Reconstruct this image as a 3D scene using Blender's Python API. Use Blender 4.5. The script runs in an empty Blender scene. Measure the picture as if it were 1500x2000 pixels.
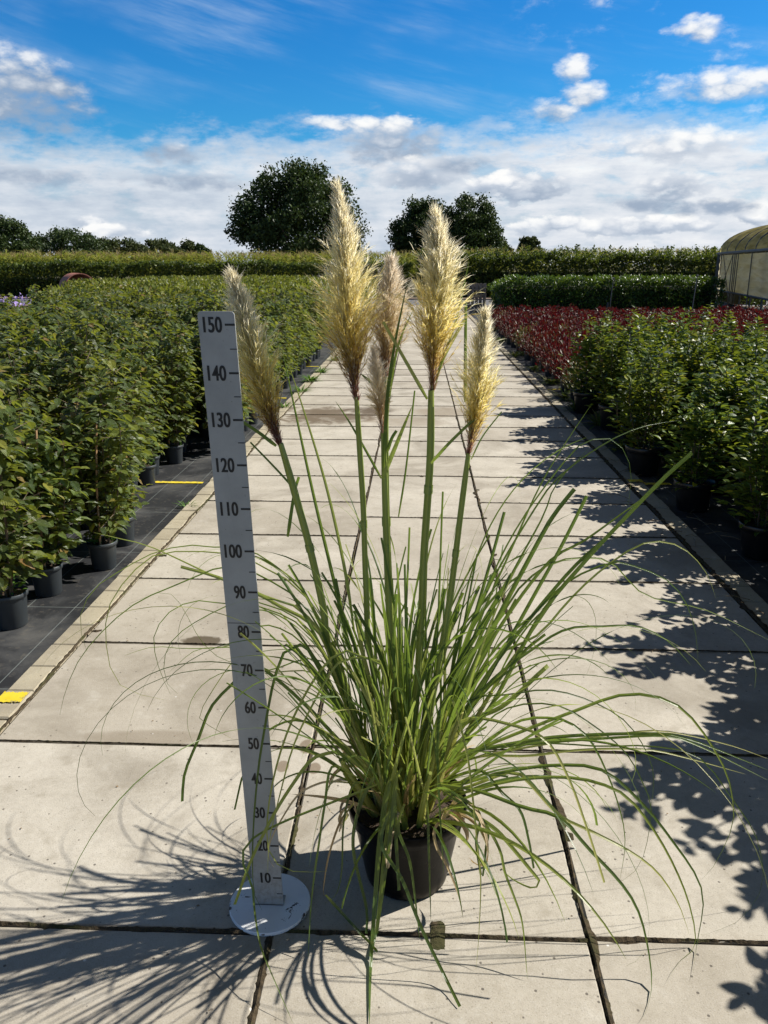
import bpy, math, random
import numpy as np
from mathutils import Vector, Matrix
R = math.radians
rng = np.random.default_rng(7)
random.seed(7)
S = bpy.context.scene
COL = S.collection

# ------------------------------------------------------------------ camera
FPX, HOR, CH = 1560.0, 516.0, 1.62
PITCH = math.atan((1000 - HOR) / FPX)
YAW = R(2.349)
cam = bpy.data.cameras.new('camera')
cam.sensor_fit = 'HORIZONTAL'; cam.sensor_width = 36.0
cam.lens = FPX / 1500 * 36.0
cam.clip_start = 0.05; cam.clip_end = 3000
co = bpy.data.objects.new('camera', cam); COL.objects.link(co)
co.location = (0, 0, CH); co.rotation_euler = (R(90) - PITCH, 0, YAW)
S.camera = co

# ------------------------------------------------------------------ light
SUN_EL, SUN_AZ = R(42), R(70)          # azimuth from +Y towards +X
sl = bpy.data.lights.new('sun', 'SUN'); sl.energy = 5.0; sl.angle = R(0.53); sl.color = (1.0, 0.952, 0.88)
so = bpy.data.objects.new('sun', sl); COL.objects.link(so)
sd = Vector((math.sin(SUN_AZ) * math.cos(SUN_EL), math.cos(SUN_AZ) * math.cos(SUN_EL), math.sin(SUN_EL)))
so.rotation_euler = sd.to_track_quat('Z', 'Y').to_euler(); so.location = (5, 3, 8)
S.view_settings.view_transform = 'Standard'; S.view_settings.look = 'None'
S.view_settings.exposure = 0.54; S.view_settings.gamma = 1.0
S.render.film_transparent = False
S.cycles.max_bounces = 7; S.cycles.diffuse_bounces = 3; S.cycles.glossy_bounces = 2
S.cycles.transmission_bounces = 3; S.cycles.transparent_max_bounces = 4
S.cycles.caustics_reflective = False; S.cycles.caustics_refractive = False

# directions of the photograph's sight lines, used to find where things stand in the place
_fw = np.array([-math.sin(YAW) * math.cos(PITCH), math.cos(YAW) * math.cos(PITCH), -math.sin(PITCH)])
_rt = np.array([math.cos(YAW), math.sin(YAW), 0.0]); _up = np.cross(_rt, _fw)
_C = np.array([0, 0, CH])
def ray(x, y): return _fw * FPX + _rt * (x - 750) + _up * (1000 - y)
def atY(x, y, Y):
    d = ray(x, y); return _C + d * (Y / d[1])
def atG(x, y, z=0.0):
    d = ray(x, y); return _C + d * ((z - CH) / d[2])
def azel(x, y):
    d = ray(x, y); d = d / np.linalg.norm(d); return math.atan2(d[0], d[1]), math.asin(d[2])

# ------------------------------------------------------------------ node helpers
class NT:
    def __init__(s, nt): s.nt = nt; s.n = nt.nodes; s.l = nt.links
    def new(s, t, **k):
        n = s.n.new(t)
        for a, b in k.items(): setattr(n, a, b)
        return n
    def put(s, sock, v):
        if v is None: return
        if isinstance(v, bpy.types.NodeSocket): s.l.new(v, sock)
        else:
            if hasattr(sock.default_value, '__len__') and not isinstance(v, (int, float)):
                v = tuple(v)
                if len(v) == 3 and len(sock.default_value) == 4: v = v + (1,)
            sock.default_value = v
    def m(s, op, a, b=None, c=None, clamp=False):
        n = s.new('ShaderNodeMath', operation=op, use_clamp=clamp)
        for i, v in enumerate((a, b, c)): s.put(n.inputs[i], v)
        return n.outputs[0]
    def vm(s, op, a, b=None):
        n = s.new('ShaderNodeVectorMath', operation=op); s.put(n.inputs[0], a)
        if b is not None: s.put(n.inputs[1], b)
        return n.outputs[0]
    def mix(s, f, a, b, bt='MIX'):
        n = s.new('ShaderNodeMix', data_type='RGBA', blend_type=bt)
        s.put(n.inputs[0], f); s.put(n.inputs[6], a); s.put(n.inputs[7], b); return n.outputs[2]
    def noise(s, v, scale, detail=4, rough=.55, dist=0.0, out=0):
        n = s.new('ShaderNodeTexNoise'); s.put(n.inputs['Vector'], v)
        n.inputs['Scale'].default_value = scale; n.inputs['Detail'].default_value = detail
        n.inputs['Roughness'].default_value = rough; n.inputs['Distortion'].default_value = dist
        return n.outputs[out]
    def vor(s, v, scale, feature='F1', out=0):
        n = s.new('ShaderNodeTexVoronoi', feature=feature); s.put(n.inputs['Vector'], v)
        n.inputs['Scale'].default_value = scale; return n.outputs[out]
    def ss(s, v, a, b, lo=0.0, hi=1.0):
        n = s.new('ShaderNodeMapRange', interpolation_type='SMOOTHSTEP'); s.put(n.inputs[0], v)
        if a > b: a, b, lo, hi = b, a, hi, lo
        n.inputs[1].default_value = a; n.inputs[2].default_value = b
        n.inputs[3].default_value = lo; n.inputs[4].default_value = hi; return n.outputs[0]
    def ramp(s, f, stops):
        n = s.new('ShaderNodeValToRGB'); s.put(n.inputs[0], f); e = n.color_ramp.elements
        while len(e) < len(stops): e.new(0.5)
        for i, (p, c) in enumerate(stops):
            e[i].position = p; e[i].color = (c[0], c[1], c[2], 1)
        return n.outputs[0]
    def comb(s, x, y, z=0.0):
        n = s.new('ShaderNodeCombineXYZ')
        for i, v in enumerate((x, y, z)): s.put(n.inputs[i], v)
        return n.outputs[0]
    def sep(s, v):
        n = s.new('ShaderNodeSeparateXYZ'); s.put(n.inputs[0], v); return n.outputs
    def bump(s, h, st, dist=0.01, nrm=None):
        n = s.new('ShaderNodeBump'); s.put(n.inputs['Height'], h); n.inputs['Strength'].default_value = st
        n.inputs['Distance'].default_value = dist
        if nrm is not None: s.put(n.inputs['Normal'], nrm)
        return n.outputs[0]

# ------------------------------------------------------------------ sky with clouds
W = bpy.data.worlds.new('World'); S.world = W; W.use_nodes = True
W.node_tree.nodes.clear(); T = NT(W.node_tree)
sky = T.new('ShaderNodeTexSky', sky_type='NISHITA', sun_disc=False)
sky.sun_elevation = SUN_EL; sky.sun_rotation = SUN_AZ; sky.altitude = 0; sky.air_density = 1.0; sky.dust_density = 0.6; sky.ozone_density = 2.5
dirv = T.new('ShaderNodeTexCoord').outputs['Generated']
dx, dy, dz = T.sep(dirv)
az = T.m('ARCTAN2', dx, dy); el = T.m('ARCSINE', dz)
hs = T.new('ShaderNodeHueSaturation'); hs.inputs['Saturation'].default_value = 1.42; hs.inputs['Value'].default_value = 2.0
T.put(hs.inputs['Color'], sky.outputs[0])
# deeper blue higher up, as in clear autumn air
base = T.mix(1.0, hs.outputs[0], (.20, .60, .80), 'MULTIPLY')
base = T.mix(T.ss(el, .135, .02), base, (5.6, 6.9, 8.4))
P = T.comb(az, T.m('MULTIPLY', el, 1.9), 0.0)
n_big = T.noise(P, 5.0, 4, .5); n_mid = T.noise(T.vm('ADD', P, (3.1, 1.7, 0)), 16.0, 9, .60); n_fine = T.noise(T.vm('ADD', P, (7.3, 2.2, 0)), 42.0, 9, .62)
Pl = T.comb(T.m('MULTIPLY', az, 3.0), T.m('MULTIPLY', el, 17.0), 5.0); lay = T.noise(Pl, 3.0, 9, .62)
Pl2 = T.comb(T.m('MULTIPLY', az, 3.4), T.m('MULTIPLY', el, 9.0), 9.0); lay2 = T.noise(Pl2, 5.0, 9, .62)
CB = 1.33
def cc(r, g, b): return (r * CB, g * CB, b * CB)
def blend(col, mask, c): return T.mix(mask, col, c)
D = math.pi / 180
vb = T.vor(T.vm('ADD', P, T.vm('MULTIPLY', T.noise(P, 30, 3, out=1), (.03, .03, 0))), 42)
WHITE = cc(9.4, 9.4, 9.3); GREY = cc(3.1, 3.9, 5.1)
# thin cirrus veils
Pc = T.comb(T.m('ADD', T.m('MULTIPLY', az, 3.0), T.m('MULTIPLY', el, 4.0)), T.m('ADD', T.m('MULTIPLY', el, 16.0), T.m('MULTIPLY', az, 3.0)), 2.0)
cir = T.noise(Pc, 1.5, 9, .62)
c1 = T.m('MULTIPLY', T.ss(cir, .44, .80), T.ss(n_big, .36, .62))
col = blend(base, T.m('MULTIPLY', c1, .50), cc(5.6, 6.8, 8.2))
# wispy puffs on the right
pf = T.m('MULTIPLY', T.m('MULTIPLY', T.ss(n_mid, .52, .72), T.ss(az, .04, .22)), T.m('MULTIPLY', T.ss(n_fine, .40, .66), .55)); col = blend(col, pf, cc(8, 8.4, 8.9))
# the broad bank of cloud low in the sky, ragged and partly see-through along its top
edge = T.m('ADD', T.m('MULTIPLY', T.m('SUBTRACT', n_big, .5), 3.5 * D), T.m('ADD', T.m('MULTIPLY', T.m('SUBTRACT', lay2, .5), 6.0 * D), T.m('MULTIPLY', T.m('SUBTRACT', n_fine, .5), 2.2 * D)))
edge = T.m('ADD', edge, T.m('MULTIPLY', T.ss(az, -.02, -.30), 1.1 * D))
elp = T.m('ADD', el, edge); bank = T.ss(elp, 9.4 * D, 6.4 * D)
sh0 = T.m('ADD', T.m('ADD', T.m('MULTIPLY', lay, .48), T.m('MULTIPLY', lay2, .40)), T.m('MULTIPLY', n_fine, .12))
shade = T.m('ADD', sh0, T.m('MULTIPLY', T.m('ADD', az, -.02), .13))
shade = T.m('ADD', T.m('ADD', shade, .012), T.ss(el, 4 * D, 8 * D, -.015, .03))
bcol = T.ramp(shade, [(.30, cc(4.3, 5.0, 6.1)), (.45, cc(5.9, 6.5, 7.3)), (.56, cc(7.4, 7.7, 8.2)), (.70, WHITE)])
gap = T.m('MULTIPLY', T.ss(T.m('ADD', T.m('MULTIPLY', lay2, .6), T.m('MULTIPLY', n_mid, .4)), .50, .38), .40)
col = blend(col, T.m('MULTIPLY', bank, T.m('SUBTRACT', .96, gap)), bcol)
# single heaps of cloud: px, py, half width, half height, softness, grey base
HEAPS = [(20, 195, 125, 58, 1.8, .85), (45, 135, 60, 34, 1.8, .55), (112, 160, 40, 28, 1.8, .6), (1362, 56, 44, 20, 1.1, .15), (1120, 138, 30, 24, 1.2, .2), (1140, 185, 42, 22, 1.2, .25),
         (1082, 216, 44, 20, 1.2, .3), (1430, 165, 130, 26, 1.2, .15), (770, 275, 100, 38, 1.2, .65), (690, 238, 110, 12, 1.3, .1), (1035, 365, 88, 30, .45, .38), (990, 352, 40, 20, .5, .25), (950, 365, 50, 22, .7, .35),
         (1320, 282, 110, 28, 1.2, .25), (1310, 365, 60, 26, 1.0, .5), (820, 340, 70, 28, 1.1, .55), (1190, 442, 80, 20, .5, .25), (1270, 440, 90, 18, .5, .3), (1350, 436, 50, 18, .5, .25), (1480, 420, 50, 22, .5, .3),
         (1040, 446, 45, 18, .5, .25), (1090, 436, 40, 16, .5, .25), (165, 432, 40, 14, .6, .25), (215, 452, 70, 14, .6, .2), (1390, 405, 70, 16, 1.2, 1.0), (330, 300, 60, 16, 1.5, 1.0), (60, 345, 90, 16, 1.5, .95), (370, 355, 110, 16, 1.5, .8), (1270, 400, 60, 14, 1.4, 1.0), (900, 320, 60, 16, 1.4, .8)]
for px, py, rx, ry, soft, gb in HEAPS:
    a0, e0 = azel(px, py); ra = rx / FPX; re = ry / FPX
    u = T.m('DIVIDE', T.m('SUBTRACT', az, a0), ra); v = T.m('DIVIDE', T.m('SUBTRACT', el, e0), re)
    q = T.m('ADD', T.m('MULTIPLY', u, u), T.m('MULTIPLY', v, v))
    nz_ = T.m('ADD', T.m('MULTIPLY', n_mid, .45), T.m('MULTIPLY', n_fine, .55))
    q = T.m('ADD', q, T.m('MULTIPLY', T.m('SUBTRACT', nz_, .5), 4.2)); q = T.m('ADD', q, T.m('MULTIPLY', T.m('SUBTRACT', vb, .38), 1.1))
    mk = T.ss(q, 1.0 + .40 * soft, .92 - .80 * soft)
    sh = T.m('ADD', T.m('MULTIPLY', v, .42), T.m('MULTIPLY', T.m('SUBTRACT', nz_, .5), -1.6)); sh = T.m('ADD', T.m('ADD', sh, .84 - gb), T.m('MULTIPLY', T.m('SUBTRACT', .38, vb), .7))
    col = blend(col, T.m('MULTIPLY', mk, .94), T.ramp(sh, [(.0, GREY), (.35, cc(5.4, 6.0, 6.9)), (.62, cc(8.2, 8.4, 8.7)), (.85, WHITE)]))
# unseen sky overhead, dimmed and mixed with warm grey to cut the fill light
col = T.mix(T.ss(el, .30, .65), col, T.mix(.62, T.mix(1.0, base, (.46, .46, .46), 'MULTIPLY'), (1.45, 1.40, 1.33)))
bg = T.new('ShaderNodeBackground'); bg.inputs['Strength'].default_value = 0.055
# overhead sky out of view, darkened once more for weaker, more neutral fill
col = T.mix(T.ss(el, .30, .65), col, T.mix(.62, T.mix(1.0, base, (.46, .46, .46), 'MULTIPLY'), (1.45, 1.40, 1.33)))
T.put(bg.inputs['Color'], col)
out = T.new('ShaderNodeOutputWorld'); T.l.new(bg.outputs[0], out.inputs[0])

# ------------------------------------------------------------------ mesh helpers
class M:
    def __init__(s): s.V = []; s.F = []; s.U = []; s.I = []; s.n = 0
    def add(s, V, F, UV=None, mi=0):
        V = np.asarray(V, float); F = np.asarray(F, int)
        s.V.append(V); s.F.append(F + s.n); s.n += len(V)
        s.U.append(np.zeros((len(V), 2)) if UV is None else np.asarray(UV, float)); s.I.append(np.full(len(F), mi))
    def arrays(s): return np.concatenate(s.V), s.F, np.concatenate(s.U), s.I
    def mesh(s, name, mats, smooth=False, offset=None):
        V = np.concatenate(s.V); U = np.concatenate(s.U)
        if offset is not None: V = V - np.asarray(offset)
        lt = np.concatenate([np.full(len(F), F.shape[1]) for F in s.F]); li = np.concatenate([F.ravel() for F in s.F])
        me = bpy.data.meshes.new(name)
        me.vertices.add(len(V)); me.vertices.foreach_set('co', V.ravel())
        me.loops.add(len(li)); me.loops.foreach_set('vertex_index', li)
        me.polygons.add(len(lt)); me.polygons.foreach_set('loop_start', np.concatenate([[0], np.cumsum(lt)[:-1]]))
        me.polygons.foreach_set('loop_total', lt); me.polygons.foreach_set('material_index', np.concatenate(s.I))
        me.polygons.foreach_set('use_smooth', np.full(len(lt), smooth))
        uv = me.uv_layers.new(name='UVMap'); uv.data.foreach_set('uv', U[li].ravel())
        for m in (mats if isinstance(mats, (list, tuple)) else [mats]): me.materials.append(m)
        me.update(); me.validate(); return me
    def build(s, name, mats, parent=None, smooth=False, offset=None):
        o = bpy.data.objects.new(name, s.mesh(name, mats, smooth, offset)); COL.objects.link(o)
        if parent is not None: o.parent = parent
        return o
def tag(o, label=None, cat=None, group=None, kind=None):
    if label: o['label'] = label
    if cat: o['category'] = cat
    if group: o['group'] = group
    if kind: o['kind'] = kind
    return o
def thing(name, label, cat, loc=(0, 0, 0), rz=0.0, group=None):
    o = bpy.data.objects.new(name, None); COL.objects.link(o); o.empty_display_size = .1
    o.location = loc; o.rotation_euler = (0, 0, rz); return tag(o, label, cat, group)
def part(m, name, mats, root, smooth=False):          # mesh given in place coordinates under a root
    o = m.build(name, mats, root, smooth, offset=root.location if root.parent is None else None); return o
def copy_tree(o, parent=None):
    c = o.copy(); COL.objects.link(c)
    if parent is not None: c.parent = parent
    for ch in o.children: copy_tree(ch, c)
    return c

def box(m, x0, x1, y0, y1, z0, z1, mi=0, bev=0.0):
    b = bev
    V = [(x0 + b, y0 + b, z1), (x1 - b, y0 + b, z1), (x1 - b, y1 - b, z1), (x0 + b, y1 - b, z1),
         (x0, y0, z1 - b), (x1, y0, z1 - b), (x1, y1, z1 - b), (x0, y1, z1 - b), (x0, y0, z0), (x1, y0, z0), (x1, y1, z0), (x0, y1, z0)]
    F = [(0, 1, 2, 3), (8, 11, 10, 9)]
    for i in range(4):
        j = (i + 1) % 4
        if b > 0: F.append((4 + i, 4 + j, j, i))
        F.append((8 + i, 8 + j, 4 + j, 4 + i))
    if b == 0:
        V = V[:4] + V[8:]; F = [(0, 1, 2, 3), (4, 7, 6, 5)] + [(4 + i, 4 + (i + 1) % 4, (i + 1) % 4, i) for i in range(4)]
    m.add(V, F, [(v[0], v[1]) for v in V], mi)
def tube(m, pts, rad, k=6, mi=0, cap=True):
    pts = np.asarray(pts, float); n = len(pts); rad = np.broadcast_to(np.asarray(rad, float), (n,))
    T_ = np.gradient(pts, axis=0); T_ /= np.linalg.norm(T_, axis=1)[:, None] + 1e-12
    ref = np.array([1., 0, 0]) if abs(T_[0][0]) < .8 else np.array([0, 1., 0])
    A = np.cross(T_, ref); A /= np.linalg.norm(A, axis=1)[:, None] + 1e-12; B = np.cross(T_, A)
    th = np.arange(k) * 2 * math.pi / k
    V = pts[:, None] + rad[:, None, None] * (A[:, None] * np.cos(th)[None, :, None] + B[:, None] * np.sin(th)[None, :, None])
    i = np.arange(n - 1)[:, None] * k; j = np.arange(k)[None]; j2 = (j + 1) % k
    F = np.stack([i + j, i + k + j, i + k + j2, i + j2], -1).reshape(-1, 4)
    u = np.repeat(np.linspace(0, 1, n), k); uv = np.stack([np.tile(th / 6.283, n), u], 1)
    m.add(V.reshape(-1, 3), F, uv, mi)
    if cap: m.add(V[-1], [list(range(k))], uv[-k:], mi)
def lathe(m, prof, c=(0, 0, 0), k=32, mi=0):
    prof = np.asarray(prof, float); n = len(prof); th = np.arange(k) * 2 * math.pi / k
    V = np.zeros((n, k, 3)); V[..., 0] = prof[:, 0][:, None] * np.cos(th) + c[0]; V[..., 1] = prof[:, 0][:, None] * np.sin(th) + c[1]; V[..., 2] = prof[:, 1][:, None] + c[2]
    i = np.arange(n - 1)[:, None] * k; j = np.arange(k)[None]; j2 = (j + 1) % k
    F = np.stack([i + j, i + j2, i + k + j2, i + k + j], -1).reshape(-1, 4)
    m.add(V.reshape(-1, 3), F, None, mi)
def disc(m, r, z, c=(0, 0), k=24, mi=0, bump=0.0, rings=5):
    V = [(c[0], c[1], z)]; 
    for q in range(1, rings + 1):
        for a in range(k):
            t = a * 2 * math.pi / k; rr = r * q / rings
            V.append((c[0] + rr * math.cos(t), c[1] + rr * math.sin(t), z + (random.uniform(-bump, bump) if q < rings else 0)))
    F3 = [(0, 1 + a, 1 + (a + 1) % k) for a in range(k)]; F4 = []
    for q in range(rings - 1):
        for a in range(k):
            b = (a + 1) % k; o = 1 + q * k; F4.append((o + a, o + k + a, o + k + b, o + b))
    m.add(V, F3, None, mi); m.add(np.zeros((0, 3)), np.array(F4) - len(V), None, mi)
def catmull(P, n):
    P = np.asarray(P, float)
    if len(P) == 2: return P[0] + (P[1] - P[0]) * np.linspace(0, 1, n)[:, None]
    Q = np.vstack([2 * P[0] - P[1], P, 2 * P[-1] - P[-2]]); L = np.r_[0, np.cumsum(np.linalg.norm(np.diff(P, axis=0), axis=1))]
    t = np.linspace(0, L[-1], n); o = []
    for x in t:
        i = min(max(np.searchsorted(L, x, 'right') - 1, 0), len(P) - 2); u = (x - L[i]) / (L[i + 1] - L[i] + 1e-12)
        p0, p1, p2, p3 = Q[i], Q[i + 1], Q[i + 2], Q[i + 3]
        o.append(.5 * ((2 * p1) + (-p0 + p2) * u + (2 * p0 - 5 * p1 + 4 * p2 - p3) * u * u + (-p0 + 3 * p1 - 3 * p2 + p3) * u ** 3))
    return np.array(o)
def unit(v): return v / (np.linalg.norm(v, axis=-1, keepdims=True) + 1e-12)

# leaf template: length along x, width along y, folded along the midrib
def leaf_tpl(n=4, wid=.5, fold=.25, curl=.25, point=1.0, rows=2, wave=0.0):
    t = np.linspace(0, 1, n + 1); w = wid * .5 * np.sin(np.pi * np.clip(t, 0.03, .985) ** .8) ** point + .006
    z = -curl * t * t
    V = []; U = []
    for i in range(n + 1):
        for s in (-1, 0, 1):
            V.append((t[i], s * w[i], z[i] + abs(s) * fold * w[i] + (wave * (1 if i % 2 else -1) * abs(s) * w[i]))); U.append((t[i], .5 + .5 * s))
    F = []
    for i in range(n):
        for s in (0, 1):
            a = i * 3 + s; F.append((a, a + 3, a + 4, a + 1))
    return np.array(V), np.array(F), np.array(U)
QUAD = (np.array([(0, 0, 0), (.5, -.33, .06), (1, 0, -.08), (.5, .33, .06)], float), np.array([(0, 1, 2, 3)]), np.array([(0, .5), (.5, 0), (1, .5), (.5, 1)], float))
def scatter(m, tpl, pos, d, nrm, size, wsc=None, mi=0):
    V, F, U = tpl; pos = np.asarray(pos); d = unit(np.asarray(d)); side = unit(np.cross(nrm, d)); nn = np.cross(d, side)
    size = np.broadcast_to(size, (len(pos),)); ws = np.ones(len(pos)) if wsc is None else np.broadcast_to(wsc, (len(pos),))
    X = pos[:, None] + size[:, None, None] * (d[:, None] * V[None, :, 0:1] + side[:, None] * (V[None, :, 1:2] * ws[:, None, None]) + nn[:, None] * V[None, :, 2:3])
    N = len(pos); FF = (F[None] + (np.arange(N) * len(V))[:, None, None]).reshape(-1, F.shape[1])
    m.add(X.reshape(-1, 3), FF, np.tile(U, (N, 1)), mi)
def rdir(n):
    v = rng.normal(size=(n, 3)); return unit(v)

# ------------------------------------------------------------------ materials
def newmat(name):
    m = bpy.data.materials.new(name); m.use_nodes = True; m.node_tree.nodes.clear(); return m, NT(m.node_tree)
def finish(T, sh):
    o = T.new('ShaderNodeOutputMaterial'); T.l.new(sh, o.inputs[0])
def prin(T, col, rough=.5, nrm=None, spec=None, metal=0.0):
    p = T.new('ShaderNodeBsdfPrincipled'); T.put(p.inputs['Base Color'], col); T.put(p.inputs['Roughness'], rough)
    if nrm is not None: T.put(p.inputs['Normal'], nrm)
    if spec is not None: p.inputs['Specular IOR Level'].default_value = spec
    p.inputs['Metallic'].default_value = metal; return p.outputs[0]
def simple(name, c, rough=.6, var=.25, scale=8, bump=0.0, spec=None, metal=0.0):
    m, T = newmat(name); o = T.new('ShaderNodeTexCoord').outputs['Object']
    n = T.noise(o, scale, 6, .6); c = np.array(c)
    col = T.ramp(n, [(.3, c * (1 - var)), (.7, np.minimum(c * (1 + var), 1))])
    nr = T.bump(T.noise(o, scale * 6, 5), bump, .01) if bump else None
    finish(T, prin(T, col, rough, nr, spec, metal)); return m
def leafmat(name, stops, rough=.42, trans=.3, tcol=(.25, .4, .03), vein=0.0, spec=.4, objvar=.0, back=None):
    m, T = newmat(name); r = T.new('ShaderNodeNewGeometry').outputs['Random Per Island']
    col = T.ramp(r, stops)
    if objvar:
        oi = T.new('ShaderNodeObjectInfo').outputs['Random']; hv = T.new('ShaderNodeHueSaturation')
        T.put(hv.inputs['Hue'], T.m('ADD', .5 - objvar * .12, T.m('MULTIPLY', oi, objvar * .24))); T.put(hv.inputs['Value'], T.m('ADD', 1 - objvar, T.m('MULTIPLY', oi, objvar * 2)))
        T.put(hv.inputs['Color'], col); col = hv.outputs[0]
    nr = None
    if vein:
        uv = T.new('ShaderNodeTexCoord').outputs['UV']; u, v, _ = T.sep(uv)
        av = T.m('ABSOLUTE', T.m('SUBTRACT', v, .5))
        ph = T.m('SUBTRACT', u, T.m('MULTIPLY', av, .45))
        w = T.m('SINE', T.m('MULTIPLY', ph, 62.0)); nr = T.bump(w, vein, .004)
        rib = T.ss(av, .05, .0); col = T.mix(T.m('MULTIPLY', rib, .35), col, (.2, .3, .07))
        col = T.mix(T.m('MULTIPLY', T.ss(w, .6, 1.0), .25), col, (.11, .18, .04))
    p = prin(T, col, rough, nr, spec)
    if trans:
        t = T.new('ShaderNodeBsdfTranslucent'); T.put(t.inputs[0], T.mix(.5, col, tcol))
        mx = T.new('ShaderNodeMixShader'); mx.inputs[0].default_value = trans; T.l.new(p, mx.inputs[1]); T.l.new(t.outputs[0], mx.inputs[2]); p = mx.outputs[0]
    finish(T, p); return m

MAT = {}
def concrete(name, c0, c1, stains=False, speck=1.0):
    m, T = newmat(name); g = T.new('ShaderNodeTexCoord').outputs['Object']; r = T.new('ShaderNodeNewGeometry').outputs['Random Per Island']
    big = T.noise(T.vm('ADD', g, T.comb(T.m('MULTIPLY', r, 40.0), T.m('MULTIPLY', r, 17.0), 0)), 2.2, 5, .6, .6); fine = T.noise(g, 45, 6, .65); grain = T.noise(g, 260, 3, .7)
    col = T.ramp(T.m('ADD', T.m('MULTIPLY', big, .7), T.m('MULTIPLY', fine, .3)), [(.32, c0), (.68, c1)])
    col = T.mix(T.m('MULTIPLY', T.m('SUBTRACT', r, .35), .62, None, True), col, (.30, .255, .19))
    col = T.mix(T.m('MULTIPLY', T.ss(grain, .54, .70), .48), col, (.55, .53, .48))
    col = T.mix(T.m('MULTIPLY', T.ss(grain, .44, .30), .58), col, (.16, .14, .11))
    n9 = T.noise(T.vm('ADD', g, (9, 4, 0)), 9, 5, .65); col = T.mix(T.m('MULTIPLY', T.ss(n9, .53, .70), .38), col, (.26, .225, .165)); col = T.mix(T.m('MULTIPLY', T.ss(n9, .44, .30), .28), col, (.58, .55, .48))
    # small pits and grit
    vd = T.vor(g, 34); pk = T.vor(g, 34, out=1); kk = T.sep(pk)[0]
    pit = T.m('MULTIPLY', T.ss(vd, .16, .08), T.m('GREATER_THAN', kk, .62))
    col = T.mix(T.m('MULTIPLY', pit, .75), col, (.06, .05, .04))
    vd2 = T.vor(T.vm('ADD', g, (5, 3, 0)), 14); k2 = T.sep(T.vor(T.vm('ADD', g, (5, 3, 0)), 14, out=1))[0]
    wp = T.m('MULTIPLY', T.ss(vd2, .07, .035), T.m('GREATER_THAN', k2, .80)); col = T.mix(T.m('MULTIPLY', wp, .8), col, (.75, .73, .68))
    sc = T.noise(g, 1.1, 6, .62, 1.2); col = T.mix(T.m('MULTIPLY', T.ss(sc, .48, .66), .48), col, (.22, .19, .145))
    h = T.m('ADD', T.m('MULTIPLY', grain, .5), T.m('MULTIPLY', fine, .5)); h = T.m('SUBTRACT', h, T.m('MULTIPLY', pit, .7))
    if stains:
        x, y, z = T.sep(g); nn = T.noise(g, 3.2, 6, .65, .5)
        def spot(cx, cy, rx, ry, c, k, soft=.8, amp=2.2):
            nonlocal col
            a = T.m('DIVIDE', T.m('SUBTRACT', x, cx), rx); b = T.m('DIVIDE', T.m('SUBTRACT', y, cy), ry)
            q = T.m('ADD', T.m('ADD', T.m('MULTIPLY', a, a), T.m('MULTIPLY', b, b)), T.m('MULTIPLY', T.m('SUBTRACT', nn, .5), amp))
            col = T.mix(T.m('MULTIPLY', T.ss(q, 1.15, 1.15 - soft), k), col, c)
        spot(-1.0, 8.9, .70, .55, (.12, .085, .05), .85, .9, 4.5); spot(-.55, 9.2, .35, .25, (.09, .065, .04), .6)
        spot(.35, 9.1, .5, .35, (.22, .17, .11), .5); spot(-.1, 8.5, .5, .3, (.25, .20, .14), .45)
        p = atG(400, 1252); spot(p[0], p[1], .10, .05, (.07, .05, .025), .85, .6, 5.0)
        for q in ((552, 1497, .022), (614, 1500, .022), (600, 1458, .03)):
            p = atG(q[0], q[1]); spot(p[0], p[1], q[2], q[2] * 1.5, (.16, .11, .065), .7, .5, .6)
        p = atG(300, 1440); spot(p[0], p[1], .25, .05, (.2, .16, .11), .5)
    finish(T, prin(T, col, .85, T.bump(h, .35, .004), .25)); return m
MAT['slab'] = concrete('concrete_slab', (.35, .315, .253), (.565, .522, .437), True)
MAT['kerb'] = concrete('kerb_stone', (.33, .285, .195), (.46, .41, .295))
m, T = newmat('joint_dirt'); g = T.new('ShaderNodeTexCoord').outputs['Object']; n = T.noise(g, 70, 6, .65); n2 = T.noise(g, 5, 5, .6)
c = T.ramp(n, [(.3, (.025, .019, .012)), (.7, (.105, .078, .046))]); c = T.mix(T.m('MULTIPLY', T.ss(n2, .50, .62), .6), c, (.055, .062, .018)); finish(T, prin(T, c, .95, T.bump(T.noise(g, 300, 4), .8, .006), .2)); MAT['dirt'] = m
MAT['soil'] = simple('potting_soil', (.07, .048, .03), .95, .6, 45, .9)
MAT['twig'] = simple('dry_twig', (.22, .15, .08), .8, .4, 30)
MAT['ground'] = simple('field_soil', (.10, .09, .045), .95, .4, 1.5, .4)
MAT['asphalt'] = simple('asphalt', (.13, .13, .135), .9, .25, 20, .3)
MAT['roadedge'] = simple('road_edge', (.30, .22, .16), .9, .3, 8)
m, T = newmat('worn_yellow_paint'); g = T.new('ShaderNodeTexCoord').outputs['Object']; n = T.noise(g, 40, 7, .7)
c = T.ramp(T.noise(g, 12, 4), [(.3, (.60, .46, .02)), (.7, (.76, .60, .05))]); c = T.mix(T.ss(n, .54, .64), c, (.22, .19, .12)); finish(T, prin(T, c, .75, T.bump(n, .3, .003), .25)); MAT['yellow'] = m
m, T = newmat('weed_mat'); g = T.new('ShaderNodeTexCoord').outputs['Object']; x, y, z = T.sep(g)
n = T.noise(g, 2.6, 6, .62, .8); n2 = T.noise(g, 30, 5, .6)
c = T.ramp(n, [(.42, (.018, .019, .021)), (.52, (.045, .046, .047)), (.68, (.085, .083, .078))])
c = T.mix(T.m('MULTIPLY', T.ss(n2, .55, .7), .35), c, (.13, .115, .09))
def stripe(v, per, w):
    f = T.m('FRACT', T.m('DIVIDE', v, per)); return T.ss(T.m('ABSOLUTE', T.m('SUBTRACT', f, .5)), w, w * .4)
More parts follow.
